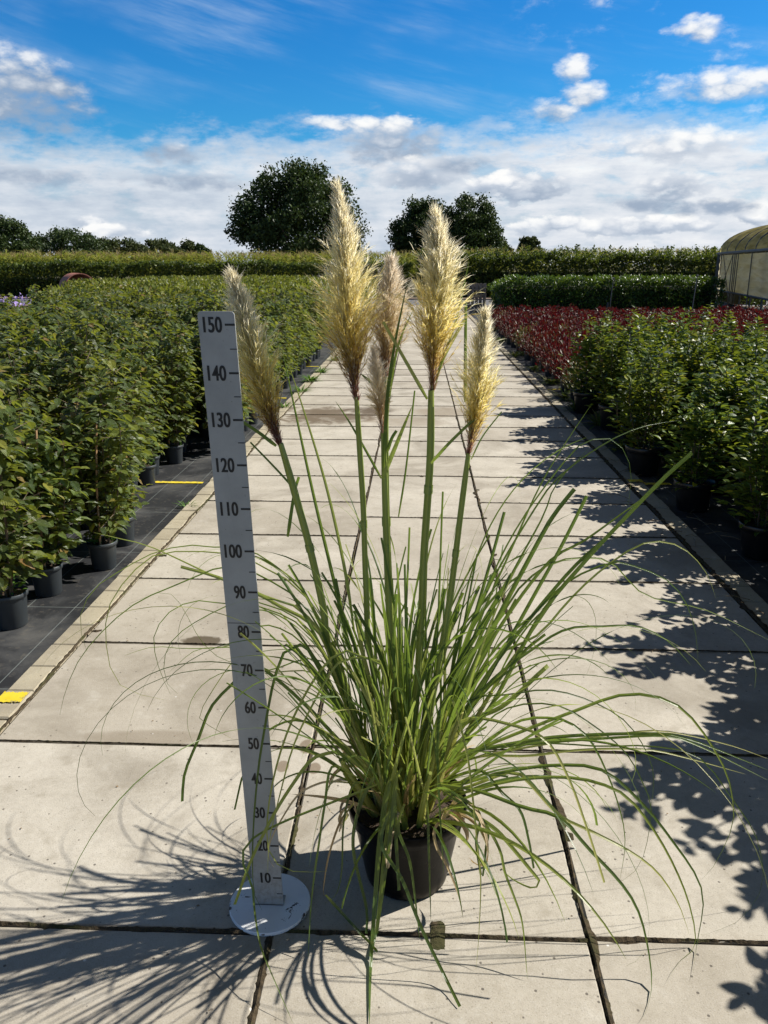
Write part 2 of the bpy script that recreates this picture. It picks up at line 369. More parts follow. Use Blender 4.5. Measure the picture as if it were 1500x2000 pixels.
ln = T.m('MAXIMUM', stripe(T.m('ADD', x, .13), .24, .010), stripe(y, .8, .003)); c = T.mix(T.m('MULTIPLY', ln, .5), c, (.30, .34, .32))
finish(T, prin(T, c, .7, T.bump(T.noise(g, 300, 2), .3, .003), .35)); MAT['mat'] = m
MAT['pot_grey'] = simple('grey_plastic_pot', (.036, .043, .047), .45, .15, 5, 0, .5)
MAT['pot_black'] = simple('black_plastic_pot', (.010, .010, .010), .33, .2, 8, 0, .5)
MAT['cane'] = simple('bamboo_cane', (.42, .25, .12), .6, .3, 14)
MAT['stem'] = simple('brown_stem', (.11, .075, .045), .8, .3, 25)
MAT['bark'] = simple('bark', (.07, .055, .04), .95, .4, 6, .8)
MAT['core'] = simple('inner_twigs', (.022, .024, .012), .95, .4, 4)
MAT['hornbeam'] = leafmat('hornbeam_leaf', [(0, (.030, .050, .016)), (.45, (.075, .108, .028)), (.86, (.16, .205, .045)), (.96, (.30, .30, .05)), (1, (.26, .14, .05))], .36, .38, (.42, .46, .03), .5, .45, .12)
MAT['hornbeam_far'] = leafmat('hornbeam_leaf_far', [(0, (.07, .09, .018)), (.5, (.14, .165, .03)), (.9, (.23, .245, .04)), (1, (.28, .18, .05))], .45, .42, (.36, .40, .03), 0, .4)
MAT['apple'] = leafmat('apple_leaf', [(0, (.020, .045, .013)), (.45, (.055, .10, .020)), (.86, (.14, .20, .032)), (.97, (.26, .28, .03)), (1, (.55, .40, .03))], .42, .33, (.38, .44, .02), 0, .30, .10)
MAT['photinia'] = leafmat('photinia_leaf', [(0, (.025, .014, .010)), (.4, (.050, .010, .010)), (.68, (.105, .009, .012)), (.78, (.09, .045, .025)), (1, (.085, .105, .03))], .46, .18, (.38, .008, .01), 0, .22, .25)
MAT['olive'] = leafmat('olive_leaf', [(0, (.08, .085, .03)), (.6, (.13, .13, .04)), (1, (.18, .07, .04))], .4, .25, (.25, .25, .05), 0, .4, .15)
MAT['laurel'] = leafmat('laurel_leaf', [(0, (.018, .045, .009)), (.5, (.040, .09, .014)), (.8, (.07, .14, .02)), (1, (.18, .28, .04))], .36, .22, (.30, .42, .02), 0, .45)
MAT['hedge'] = leafmat('hedge_leaf', [(0, (.022, .040, .010)), (.6, (.05, .078, .018)), (1, (.12, .15, .03))], .45, .34, (.22, .28, .02), 0, .3)
MAT['maize'] = leafmat('maize_leaf', [(0, (.10, .14, .025)), (.6, (.21, .25, .04)), (1, (.36, .33, .08))], .5, .4, (.4, .42, .04), 0, .3)
MAT['tassel'] = leafmat('maize_tassel', [(0, (.30, .22, .09)), (1, (.42, .34, .14))], .7, .4, (.4, .34, .1))
MAT['oak'] = leafmat('oak_leaf', [(0, (.022, .040, .012)), (.6, (.042, .070, .018)), (1, (.085, .12, .03))], .5, .16, (.10, .16, .02), 0, .3)
MAT['farleaf'] = leafmat('far_tree_leaf', [(0, (.040, .058, .020)), (.6, (.068, .088, .030)), (1, (.11, .125, .045))], .55, .2, (.14, .17, .03), 0, .2)
MAT['weed'] = leafmat('weed_leaf', [(0, (.06, .14, .02)), (1, (.12, .24, .035))], .5, .35, (.25, .42, .03))
MAT['grass'] = leafmat('verge_grass', [(0, (.06, .10, .02)), (.7, (.11, .16, .03)), (1, (.25, .21, .09))], .6, .3, (.25, .3, .04))
MAT['aster'] = leafmat('purple_flower', [(0, (.30, .20, .55)), (1, (.48, .36, .75))], .6, .3, (.45, .3, .7))

# ------------------------------------------------------------------ the ground
XL, J1, J2, XR = -1.492, -0.353, 0.449, 1.628
def sheet(name, x0, x1, y0, y1, z, mat, nx=1, ny=1, amp=0.0):
    xs = np.linspace(x0, x1, nx + 1); ys = np.linspace(y0, y1, ny + 1); X, Y = np.meshgrid(xs, ys); V = np.stack([X, Y, np.full(X.shape, z) + rng.normal(size=X.shape) * amp], -1).reshape(-1, 3)
    i = np.arange(ny)[:, None] * (nx + 1); j = np.arange(nx)[None]; F = np.stack([i + j, i + j + 1, i + nx + 2 + j, i + nx + 1 + j], -1).reshape(-1, 4)
    m = M(); m.add(V, F, V[:, :2]); return m.build(name, mat)
tag(sheet('ground', -900, 900, -30, 1500, -0.034, MAT['ground'], 30, 30), kind='structure')
tag(sheet('weed_mat', -16, XL - .125, -3, 33.4, -0.016, MAT['mat']), kind='structure')
tag(sheet('weed_mat', XR + .145, 16, -3, 33.4, -0.016, MAT['mat']), kind='structure')
tag(sheet('road', -60, 60, 34.0, 39.6, -0.012, MAT['asphalt']), kind='structure')
mk = M(); box(mk, -60, 60, 39.6, 40.2, -.03, .06, 0, .01); box(mk, -60, 60, 33.4, 34.0, -.03, .0, 0, .01); tag(mk.build('road_edging', MAT['roadedge']), kind='structure')

CL = [-.8, .0, .805, 1.605, 2.415, 3.192, 3.955, 4.70, 5.435, 6.16, 6.866, 7.55, 8.21, 8.87, 9.53]
CM = [-.8, .0, .81, 1.615, 2.428, 3.204, 3.996, 5.093, 6.193, 6.869, 7.508, 8.19, 8.85, 9.5]
CRr = [-.8, .0, .81, 1.622, 2.435, 3.214, 4.006, 4.747, 5.46, 6.18, 6.88, 7.56, 8.22, 8.88, 9.54]
for c in (CL, CM, CRr):
    while c[-1] < 33.0: c.append(c[-1] + .69)
mp = M()
def slab(x0, x1, y0, y1, gx=.005, gy=.0045):
    dz = random.uniform(-.0015, .0015); b = .005; z0 = -.03
    x0 += gx; x1 -= gx; y0 += gy; y1 -= gy; j = lambda: random.uniform(-.0015, .0015)
    V = [(x0 + b, y0 + b, dz), (x1 - b, y0 + b, dz), (x1 - b, y1 - b, dz), (x0 + b, y1 - b, dz)]
    V += [(x0 + j(), y0 + j(), dz - b), (x1 + j(), y0 + j(), dz - b), (x1 + j(), y1 + j(), dz - b), (x0 + j(), y1 + j(), dz - b)]; V += [(a, c, z0) for a, c, _ in V[4:8]]
    F = [(0, 1, 2, 3)]
    for i in range(4):
        k = (i + 1) % 4; F += [(4 + i, 4 + k, k, i), (8 + i, 8 + k, 4 + k, 4 + i)]
    mp.add(V, F, [(v[0], v[1]) for v in V])
for col_, a, b in ((CL, XL, J1), (CM, J1, J2), (CRr, J2, XR)):
    for y0, y1 in zip(col_[:-1], col_[1:]): slab(a, b, y0, y1)
tag(mp.build('path', MAT['slab']), kind='structure')
# rows of pale kerb blocks along both edges
def kerb(x0, x1, seed, tilt=0):
    r_ = random.Random(seed); m = M(); y = -1.5
    while y < 33.2:
        l = .203; z = r_.uniform(-.004, .003); o = r_.uniform(-.003, .003); box(m, x0 + o, x1 + o, y + .003, y + l - .002, -.08, z, 0, .006); y += l
    return tag(m.build('kerb', MAT['kerb']), kind='structure')
kerb(XL - .125, XL - .014, 3); kerb(XR + .022, XR + .142, 4)
# earth and moss caught in the joints
def joint(m, p, q, base, lump, seed, wob=.004, step=.008, z=.0035):
    r_ = np.random.default_rng(seed); p = np.array(p, float); q = np.array(q, float); L = np.linalg.norm(q - p); n = max(int(L / step), 4)
    d = (q - p) / L; s = np.array([-d[1], d[0]]); t = np.linspace(0, L, n)
    def nz(f): 
        x = np.arange(0, L + 2 / f, 1 / f); return np.interp(t, x, r_.normal(size=len(x)))
    def sm_(v): return np.convolve(np.pad(v, 2, mode='edge'), np.ones(5) / 5, 'valid')
    def side(): return np.clip(base + lump * np.clip(sm_(nz(7) * .5 + nz(24) * .45 + nz(60) * .35) - .25, 0, 1.6) + base * .45 * nz(90), .0005, None)
    a = side(); b = side(); c = nz(6) * wob
    P = p + d * t[:, None]; A = P + s * (c - b)[:, None]; Cc = P + s * c[:, None]; B = P + s * (c + a)[:, None]
    zz = np.abs(r_.normal(size=(3, n))) * .0012 + z; V = np.concatenate([np.c_[A, np.full(n, z - .003)], np.c_[Cc, zz[1] + .002], np.c_[B, np.full(n, z - .003)]])
    i = np.arange(n - 1); F = np.concatenate([np.stack([i + k * n, i + 1 + k * n, i + 1 + (k + 1) * n, i + (k + 1) * n], -1) for k in (0, 1)])
    m.add(V, F[:, ::-1], V[:, :2] )
mj = M()
joint(mj, (J2, .9), (J2, 6.5), .0045, .017, 11); joint(mj, (J2, 6.5), (J2, 30), .006, .010, 12, step=.03)
joint(mj, (J1, .9), (J1, 2.1), .0055, .006, 13); joint(mj, (J1, 2.1), (J1, 7), .0045, .011, 14); joint(mj, (J1, 7), (J1, 30), .006, .008, 15, step=.03)
joint(mj, (XL - .006, .9), (XL - .006, 30), .007, .008, 16, step=.02); joint(mj, (XR + .010, .9), (XR + .010, 30), .014, .012, 17, step=.02)
sd_ = 40
for col_, a, b in ((CL, XL, J1), (CM, J1, J2), (CRr, J2, XR)):
    for y in col_:
        if 1 < y < 14:
            near = 1.55 < y < 1.7
            joint(mj, (a + .005, y), (b - .005, y), .0045 if near else .0020, .009 if near else .0025, sd_, .002); sd_ += 1
def patch(m, x, y, w, l, z=.0042):
    k = 40; V = [(x, y, z + .002)]
    for i in range(k):
        a = i * 2 * math.pi / k; c, s = math.cos(a), math.sin(a); V.append((x + w * math.copysign(abs(c) ** .4, c) + random.gauss(0, .0016), y + l * math.copysign(abs(s) ** .4, s) + random.gauss(0, .0016), z - .003))
    m.add(V, [(0, 1 + i, 1 + (i + 1) % k) for i in range(k)], [(v[0], v[1]) for v in V])
# dirt-filled lifting notches
for y in (1.615, 2.428, 3.204, 5.093, 6.193, 7.508):
    w = .019 if y < 2 else .014; l = .045 if y < 2 else .02; x = .07 + (0 if y < 2 else -.02); patch(mj, x, y, w, l)
for y in (2.0, 3.6, 4.4, 5.1, 5.8): joint(mj, (J2 + .005, y), (J2 + .03, y), .014, .008, 120 + int(y * 10), 0, .004)
for y in (3.3, 4.3, 5.6, 6.4): joint(mj, (XL + .005, y), (XL + .05, y + .01), .009, .01, 140 + int(y * 10), 0, .004)
tag(mj.build('joint_dirt', MAT['dirt']), 'dark earth and moss filling the joints between concrete slabs', 'dirt', kind='stuff')
# yellow marker lines
def yl(x0, x1, y, w=.035, z=.006):
    m = M(); n = 26; xs = np.linspace(x0, x1, n); a = w / 2 + rng.normal(size=n) * .003; b = w / 2 + rng.normal(size=n) * .003
    V = np.concatenate([np.c_[xs, y - a, np.full(n, z)], np.c_[xs, y + b, np.full(n, z)]]); i = np.arange(n - 1)
    m.add(V, np.stack([i, i + 1, i + 1 + n, i + n], -1), V[:, :2]); return tag(m.build('yellow_line', MAT['yellow']), kind='structure')
yl(-2.10, -1.66, 5.97, .05, -.010); yl(XL - .121, XL - .02, 2.70, .075, .008); yl(XR + .03, XR + .138, 6.10, .07, .008); yl(XR + .15, 1.98, 6.08, .06, -.010)
yl(-2.3, -1.66, 10.1, .05, -.010); yl(-2.1, -1.64, 13.4, .05, -.010); yl(XR + .15, 2.0, 11.0, .05, -.010)

# grit and dead bits lying about
md = M(); n = 420
px = rng.uniform(-1.45, 1.6, n); py = 1.0 + rng.power(.8, n) * 6; pz = np.full(n, .004)
scatter(md, QUAD, np.c_[px, py, pz], np.c_[rng.normal(size=(n, 2)), rng.normal(size=n) * .2], np.c_[rng.normal(size=(n, 2)) * .4, np.ones(n)], rng.uniform(.003, .010, n), rng.uniform(.5, 1.4, n))
for i in range(60):
    a = np.array([rng.uniform(XR - .1, XR + .35), rng.uniform(2.5, 7), .006]); d = rng.normal(size=3) * [.08, .08, .01]
    tube(md, [a, a + d * .5 + [0, 0, .012], a + d], [.0022, .002, .001], 4)
tag(md.build('ground_litter', MAT['twig']), 'dead twigs, seeds and grit scattered on the slabs', 'litter', kind='stuff')

# ------------------------------------------------------------------ background: hedge, maize, trees
def leafcloud(m, pos, size, up=.4, tpl=QUAD, mi=0, w=None):
    n = len(pos); d = unit(rdir(n) + [0, 0, up * .3]); nr = unit(rdir(n) + [0, 0, up]); scatter(m, tpl, pos, d, nr, size, w, mi)
def hedge(name, label, x0, x1, y0, y1, h, n, leaf, hv=.12, mat='hedge', shoots=0, zmin=0.0, mound=None, shootlen=(.15, .45)):
    root = thing(name, label, 'hedge', ((x0 + x1) / 2, (y0 + y1) / 2, 0)); m = M()
    x = rng.uniform(x0, x1, n); f = rng.random(n); y = np.where(f < .62, y0 + np.abs(rng.normal(size=n)) * .30, rng.uniform(y0, y1, n))
    hh = h + hv * (np.sin(x * 1.3) * .5 + np.sin(x * 3.1 + 1) * .3 + np.sin(x * 7.7) * .25) 
    z = np.where(f < .62, zmin + rng.random(n) ** .8 * (hh - zmin), hh - np.abs(rng.normal(size=n)) * .14)
    y = y + .12 * np.sin(x * 2.1) + .07 * np.sin(x * 5 + z * 4)
    leafcloud(m, np.c_[x, y, z], rng.uniform(.7, 1.3, n) * leaf, .8)
    part(m, 'foliage', MAT[mat], root)
    c = M(); box(c, x0 + .25, x1 - .25, y0 + .55, y1 - .3, -.03, h - .75, 0, .1); part(c, 'branches', MAT['core'], root)
    if shoots:
        q = M()
        for i in range(shoots):
            sx = rng.uniform(x0, x1); L = rng.uniform(*shootlen); b = np.array([sx, rng.uniform(y0, y1), h - .05]); t = b + [rng.normal() * .08, 0, L]
            k = int(6 + L * 22); s = rng.random((k, 1)); leafcloud(q, b + (t - b) * s + rng.normal(size=(k, 3)) * .035, leaf * .85, .3)
        part(q, 'young_shoots', MAT[mat], root)
    return root
hedge('field_hedge', 'long dark field hedge left of the path, in front of yellowing maize', -30, -.4, 42.0, 43.6, 1.66, 27000, .15, .12)
hedge('field_hedge', 'long dark hedge right of the path end with tall young shoots on top', .0, 24, 41.5, 43.5, 1.98, 29000, .15, .22, shoots=380, shootlen=(.15, .6))
# maize
mz = M(); n = 2600; bx = rng.uniform(-34, 24, n); by = rng.choice([45, 45.7, 46.4, 47.1, 48, 49.], n) + rng.normal(size=n) * .06; hz = rng.normal(2.02, .10, n) + np.where(bx > 0, .12, 0)
for k in range(7):
    z = hz * (.45 + .085 * k); a = rng.uniform(0, 6.28, n); d = np.c_[np.cos(a), np.sin(a), rng.uniform(.4, 1.3, n)]
    scatter(mz, leaf_tpl(3, .12, .3, .5), np.c_[bx, by, z], d, np.c_[-np.cos(a), -np.sin(a), np.ones(n)], rng.uniform(.45, .75, n))
for k in range(5):
    scatter(mz, QUAD, np.c_[bx, by, hz], np.c_[rng.normal(size=(n, 2)) * .35, np.ones(n)], rdir(n), rng.uniform(.15, .30, n), .12, 1)
tag(mz.build('maize_field', [MAT['maize'], MAT['tassel']]), 'yellowing tasselled maize standing behind the long hedge', 'maize', kind='stuff')

def tree(name, label, x, Y, top, w, h_crown, nclump, nleaf, leaf, mat='oak', group=None, shape=1.0, seed=0, trunk=True, squash=None):
    global rng
    keep = rng; rng = np.random.default_rng(seed); root = thing(name, label, 'tree', (x, Y, 0), 0, group); m = M(); cz = top - h_crown / 2
    cs = []; rs = []
    while len(cs) < nclump:
        p = rng.uniform(-1, 1, 3); r = np.linalg.norm(p)
        if shape < .15: r = (np.abs(p) ** 3.2).sum() ** (1 / 3.2)
        if r > 1 or (r < .5 and rng.random() < .5): continue
        wz = 1 - .42 * max(p[2], 0) ** 1.5 * shape - .18 * max(-p[2], 0)
        cs.append([x + p[0] * w / 2 * wz * .9, Y + p[1] * w / 2 * wz * .85, cz + p[2] * h_crown / 2 * .93]); rs.append(rng.uniform(.08, .14) * min(w, h_crown))
    cs = np.array(cs); rs = np.array(rs)
    for c, r in zip(cs, rs):
        k = nleaf; v = rdir(k) * (rng.random((k, 1)) ** .42) * [1, 1, .72]
        lump = 1 + .3 * np.sin(v[:, :1] * 5 + c[0]) * np.sin(v[:, 2:] * 6 + c[2]); leafcloud(m, c + v * r * lump, rng.uniform(.6, 1.3, k) * leaf, .7)
    k = nclump * 22; idx = rng.integers(0, nclump, k); v = rdir(k); leafcloud(m, cs[idx] + v * (rs[idx] * rng.uniform(.95, 1.16, k))[:, None], leaf * .8, .5)
    part(m, 'crown', MAT[mat], root)
    t = M(); th = top - h_crown * .55; tube(t, [(x, Y, -.1), (x + .02 * w, Y, th * .5), (x, Y, th), (x, Y, top - h_crown * .2)], [w * .035, w * .028, w * .02, w * .006], 9)
    for i in rng.choice(nclump, min(nclump, 26), replace=False):
        c = cs[i]; s = np.array([x, Y, max(top - h_crown * .98, min(c[2] - .25 * h_crown, th))]); mid = (s + c) / 2 + [0, 0, -.04 * w]; tube(t, catmull([s, mid, c], 6), np.linspace(w * .012, w * .003, 6), 5)
    part(t, 'trunk', MAT['bark'], root); rng = keep; return root
def fx(px, Y): return float(atY(px, 500, Y)[0])
def fz(py, Y): return float(atY(750, py, Y)[2])
def ftree(name, label, px, pw, ptop, pbot, Y, nc, nl, leafpx, **k):
    s = Y / 1633; tree(name, label, fx(px, Y), Y, fz(ptop, Y), pw * s, (pbot - ptop) * s, nc, nl, leafpx * s, **k)
ftree('oak_tree', 'big dark oak with a broad round crown behind the tallest plume', 588, 276, 310, 552, 80, 190, 230, 6.0, seed=5, shape=.75)
ftree('oak_tree', 'dark tree with bushy crown, left one of the pair behind the hedge', 828, 138, 380, 550, 95, 190, 200, 5, seed=6, shape=.6)
ftree('oak_tree', 'dark tree with tall upright crown, right one of the pair behind the hedge', 916, 124, 374, 560, 90, 190, 200, 5, seed=7, shape=.25)
ftree('field_tree', 'low brownish green tree right beside the dark pair of trees', 968, 70, 455, 540, 100, 50, 150, 5, seed=8, mat='farleaf')
ftree('field_tree', 'small round tree standing alone above the right hedge', 1033, 56, 460, 530, 110, 50, 150, 5, seed=9, mat='farleaf')
ftree('field_tree', 'small tree top peeping over the hedge next to the polytunnel', 1392, 40, 476, 545, 80, 12, 130, 5, seed=10, mat='hedge')
ftree('field_tree', 'large dark tree cut by the left photo edge', 8, 136, 418, 560, 75, 110, 200, 5.5, seed=12, mat='oak', shape=.3)
ftree('field_tree', 'wide dark tree second from the left photo edge', 128, 176, 447, 560, 120, 140, 190, 4.5, seed=13, mat='oak', shape=.1)
ftree('field_tree', 'pale brownish trees mass between the dark wide tree and the round one', 232, 150, 466, 550, 125, 120, 170, 4.5, seed=14, mat='farleaf', shape=.0)
ftree('field_tree', 'rounded olive green tree in the distant left tree line', 325, 158, 469, 545, 130, 120, 170, 4.5, seed=15, mat='farleaf', shape=.0)
ftree('field_tree', 'small dark pointed tree at the right end of the distant tree line', 392, 56, 477, 530, 130, 45, 140, 4.5, seed=16, mat='oak', shape=1.2)

# laurel block, tunnel and small things at the far end of the beds
def laurel():
    x0, x1, y0, y1, h = 2.55, 10.3, 28.2, 31.0, 1.16
    root = thing('laurel_hedge', 'dense glossy laurel block with clipped bright green top behind the red shrubs', 'hedge', ((x0 + x1) / 2, (y0 + y1) / 2, 0)); m = M(); n = 17000
    f = rng.random(n); x = rng.uniform(x0, x1, n); y = np.where(f < .5, y0 + np.abs(rng.normal(size=n)) * .15, rng.uniform(y0, y1, n)); z = np.where(f < .5, rng.random(n) ** .75 * h, h - np.abs(rng.normal(size=n)) * .1)
    sw = np.clip((x - x0) / .5, 0, 1); z = z * (.72 + .28 * sw); z += .05 * np.sin(x * 6) + .03 * np.sin(x * 13 + y * 5); y += .1 * np.sin(x * 4) + .06 * np.sin(x * 9 + 2)
    leafcloud(m, np.c_[x, y, np.clip(z, .01, None)], rng.uniform(.7, 1.3, n) * .105, 1.0, leaf_tpl(2, .42, .25, .2)); part(m, 'foliage', MAT['laurel'], root)
    c = M(); box(c, x0 + .3, x1 - .2, y0 + .3, y1 - .2, -.03, h - .28, 0, .08); part(c, 'branches', MAT['core'], root)
laurel()

def film(name, c0, c1, tr, sc):
    m, T = newmat(name); g = T.new('ShaderNodeTexCoord').outputs['Object']; x, y, z = T.sep(g)
    n = T.noise(T.comb(T.m('MULTIPLY', x, .6), T.m('MULTIPLY', y, .6), T.m('MULTIPLY', z, 5.0)), sc, 5, .6, .5)
    c = T.ramp(n, [(.35, c0), (.65, c1)]); p = prin(T, c, .6, T.bump(n, .5, .05), .25)
    t = T.new('ShaderNodeBsdfTranslucent'); T.put(t.inputs[0], c); mx = T.new('ShaderNodeMixShader'); mx.inputs[0].default_value = tr
    T.l.new(p, mx.inputs[1]); T.l.new(t.outputs[0], mx.inputs[2]); finish(T, mx.outputs[0]); return m
MAT['roof_film'] = film('mossy_roof_film', (.30, .25, .06), (.58, .50, .20), .55, 1.2)
MAT['side_film'] = film('pale_side_film', (.58, .52, .32), (.80, .76, .60), .55, 1.0)
MAT['black_film'] = simple('dark_shade_net', (.03, .032, .028), .7, .3, 4)
MAT['galv'] = simple('galvanised_pipe', (.10, .10, .10), .5, .2, 6, 0, .5, .3)
MAT['palletwood'] = simple('weathered_pallet_wood', (.20, .165, .14), .85, .35, 7, .3)
MAT['rust'] = simple('rusty_red_hood', (.34, .13, .085), .7, .25, 3, .2)

def tunnel():
    A = np.array([11.98, 34.0]); B = np.array([9.85, 23.2]); d = (B - A) / np.linalg.norm(B - A); nrm = np.array([-d[1], d[0]])
    if nrm[0] < 0: nrm = -nrm
    L = np.linalg.norm(B - A); Wd = 7.0; EV = 2.02; RZ = 3.25
    root = thing('polytunnel', 'arched plastic film polytunnel at the right edge beyond the red shrubs', 'greenhouse', (A[0], A[1], 0))
    P3 = lambda s, w, z: np.array([A[0] + d[0] * s + nrm[0] * w, A[1] + d[1] * s + nrm[1] * w, z])
    def arch(t, s, sag=0): # t 0..1 from the near eave over the ridge
        a = math.pi * t; return P3(s, Wd / 2 - Wd / 2 * math.cos(a), EV + (RZ - EV) * math.sin(a) ** .85 - sag)
    m = M(); ns, nt = 72, 30; V = []
    for i in range(ns + 1):
        s = L * i / ns; fr = (s / 2.0) % 1.0; sg = .10 * math.sin(math.pi * fr)
        for j in range(nt + 1):
            t = j / nt; wr = .045 * math.sin(s * 7 + 9 * t + 2 * math.sin(s * 2.1)) * math.exp(-((t - .12) / .16) ** 2) + .02 * math.sin(t * 60 + s * 3)
            V.append(arch(t, s, sg * (.5 + .5 * math.sin(math.pi * t)) - wr * math.sin(math.pi * fr)))
    i = np.arange(ns)[:, None] * (nt + 1); j = np.arange(nt)[None]; m.add(V, np.stack([i + j, i + nt + 1 + j, i + nt + 2 + j, i + 1 + j], -1).reshape(-1, 4)); part(m, 'roof_film', MAT['roof_film'], root, True)
    m = M(); ns = 90; V = []
    for k, z in enumerate(np.linspace(.66, 1.95, 16)):
        for i in range(ns + 1): s = .55 + (L - .55) * i / ns; V.append(P3(s, -.02 + .02 * math.sin(z * 22 + math.sin(s * 2)) + .015 * math.sin(s * 4.1), z))
    i = np.arange(15)[:, None] * (ns + 1); j = np.arange(ns)[None]; m.add(V, np.stack([i + j, i + 1 + j, i + ns + 2 + j, i + ns + 1 + j], -1).reshape(-1, 4)); part(m, 'side_film', MAT['side_film'], root, True)
    m = M(); V = []
    for z in (0.05, .66, 1.3, 2.02):
        for w, s in ((-.04, .62), (-.10, .3), (.05, -.02), (.9, -.05), (2.0, -.05)): V.append(P3(s, w, z + (.0 if w < .8 else .25 * (w - .4) if z > 2 else 0)))
    i = np.arange(3)[:, None] * 5; j = np.arange(4)[None]; m.add(V, np.stack([i + j, i + 1 + j, i + 6 + j, i + 5 + j], -1).reshape(-1, 4)); part(m, 'end_curtain', MAT['black_film'], root)
    m = M(); V = [P3(s, -.015, z) for z in (.03, .65) for s in (.62, 1.0, 1.35)]; m.add(V, [(0, 1, 4, 3), (1, 2, 5, 4)]); part(m, 'lower_panel', MAT['side_film'], root)
    for i in range(7):
        s = .05 + i * (L - .1) / 6; m = M(); tube(m, [P3(s, .03, 0), P3(s, .03, EV)] + [arch(t, s, .03) for t in np.linspace(.03, 1, 18)] + [P3(s, Wd, 0)], .03, 6); part(m, 'hoop', MAT['galv'], root)
    m = M(); tube(m, [P3(-.02, -.06, EV), P3(L, -.06, EV)], .045, 6); part(m, 'eave_rail', MAT['galv'], root)
    m = M(); tube(m, [P3(.6, -.06, .66), P3(L, -.06, .66)], .03, 6); part(m, 'lower_rail', MAT['galv'], root)
    for s0, s1 in ((1.5, 3.6), (3.6, 1.5)):
        m = M(); tube(m, [P3(s0, -.05, 1.95), P3(s1, -.05, .5)], .014, 5); part(m, 'brace', MAT['galv'], root)
    for s in (1.35, 3.9, 4.3, 4.6, 5.0, 7.4):
        m = M(); tube(m, [P3(s, -.07, .0), P3(s - .15, -.07, 2.0)], .017, 5); part(m, 'roll_pipe', MAT['galv'], root)
    m = M(); V = [P3(s, w, z) for z in (-.02, .28) for w in (-.05, .0) for s in (.6, L)]; m.add(V, [(0, 1, 5, 4), (4, 5, 7, 6), (2, 6, 7, 3)]); part(m, 'base_board', MAT['palletwood'], root)
    m = M(); V = [P3(s, Wd - .05, z) for z in (0, 2.0) for s in (0, L)]; m.add(V, [(0, 1, 3, 2)]); part(m, 'rear_side_film', MAT['side_film'], root)
    g = M(); n = 3500; s = rng.uniform(.5, L, n); w = rng.uniform(.8, 6, n); z = rng.uniform(.1, .75, n); pos = np.c_[A[0] + d[0] * s + nrm[0] * w, A[1] + d[1] * s + nrm[1] * w, z]
    leafcloud(g, pos, rng.uniform(.08, .14, n), 1.0); tag(g.build('plant_bed', MAT['laurel']), 'green plants growing inside the polytunnel behind its raised side', 'plants', kind='stuff')
tunnel()

def pallet():
    p = atG(930, 603); root = thing('wooden_pallet', 'grey wooden pallet standing upright beside the path end', 'pallet', (p[0], p[1], 0), R(-6)); w, h = .70, .93
    for i in range(5):
        m = M(); x = -w / 2 + i * (w - .11) / 4; box(m, x, x + .11, -.02, 0, .0 if i % 2 else .01, h, 0, .004); m.build('board', MAT['palletwood'], root)
    for z in (.06, .42, .78):
        m = M(); box(m, -w / 2, w / 2, .003, .09, z, z + .10, 0, .004); m.build('bearer', MAT['palletwood'], root)
    m = M(); box(m, -w / 2 + .05, w / 2 - .02, -.035, -.022, .68, .73, 0, .003); m.build('cross_slat', MAT['palletwood'], root)
    for i in range(3):
        m = M(); x = -w / 2 + i * (w - .11) / 2; box(m, x, x + .11, .093, .11, .0, h, 0, .004); m.build('rear_board', MAT['palletwood'], root)
pallet()

def hood():
    c = atY(152, 560, 28.0); root = thing('metal_hood', 'rusty red half round hood standing behind the left plant block', 'hood', (c[0], c[1], 0), R(35)); r = .52
    m = M(); k = 16; L = .5; z0 = .84
    for rr, fl in ((r, 1), (r - .03, -1)):
        V = [(rr * math.cos(math.pi * i / k), y, z0 + rr * .95 * math.sin(math.pi * i / k)) for y in (-L, L) for i in range(k + 1)]; i = np.arange(k); F = np.stack([i, i + 1, i + k + 2, i + k + 1], -1); m.add(V, F if fl > 0 else F[:, ::-1])
    for y in (-L, L):
        V = [(q * math.cos(math.pi * i / k), y, z0 + q * .95 * math.sin(math.pi * i / k)) for q in (r - .03, r) for i in range(k + 1)]; i = np.arange(k); m.add(V, np.stack([i, i + 1, i + k + 2, i + k + 1], -1))
    m.build('curved_shell', MAT['rust'], root, True)
    m = M(); V = [(0, L - .05, z0)] + [((r - .03) * math.cos(math.pi * i / k), L - .05, z0 + (r - .03) * .95 * math.sin(math.pi * i / k)) for i in range(k + 1)]; m.add(V, [(0, i + 1, i + 2) for i in range(k)]); m.build('back_plate', MAT['rust'], root)
    for x in (-r + .03, r - .03):
        for y in (-L + .04, L - .04): m = M(); box(m, x - .025, x + .025, y - .025, y + .025, 0, z0, 0, .004); m.build('leg', MAT['rust'], root)
hood()

def sprinkler(px, ytop, Y, label):
    x = float(atY(px, 600, Y)[0]); zt = float(atY(px, ytop, Y)[2]); root = thing('sprinkler_riser', label, 'sprinkler', (x, Y, 0)); m = M(); tube(m, [(0, 0, 0), (.01, 0, zt * .5), (.04, 0, zt)], .013, 6); m.build('pipe', MAT['galv'], root)
    m = M(); tube(m, [(-.07, 0, 0), (-.07, 0, zt * .42)], .03, 6); m.build('support_post', MAT['pot_grey'], root)
    m = M(); lathe(m, [(.0, zt + .05), (.02, zt + .045), (.03, zt + .02), (.014, zt), (.0, zt)], (.04, 0, 0), 8); m.build('nozzle', MAT['galv'], root)
sprinkler(1191, 545, 25.5, 'thin grey sprinkler pipe in front of the laurel block, left of two')
sprinkler(1352, 540, 21.5, 'thin grey sprinkler pipe nearer the polytunnel, right of two')

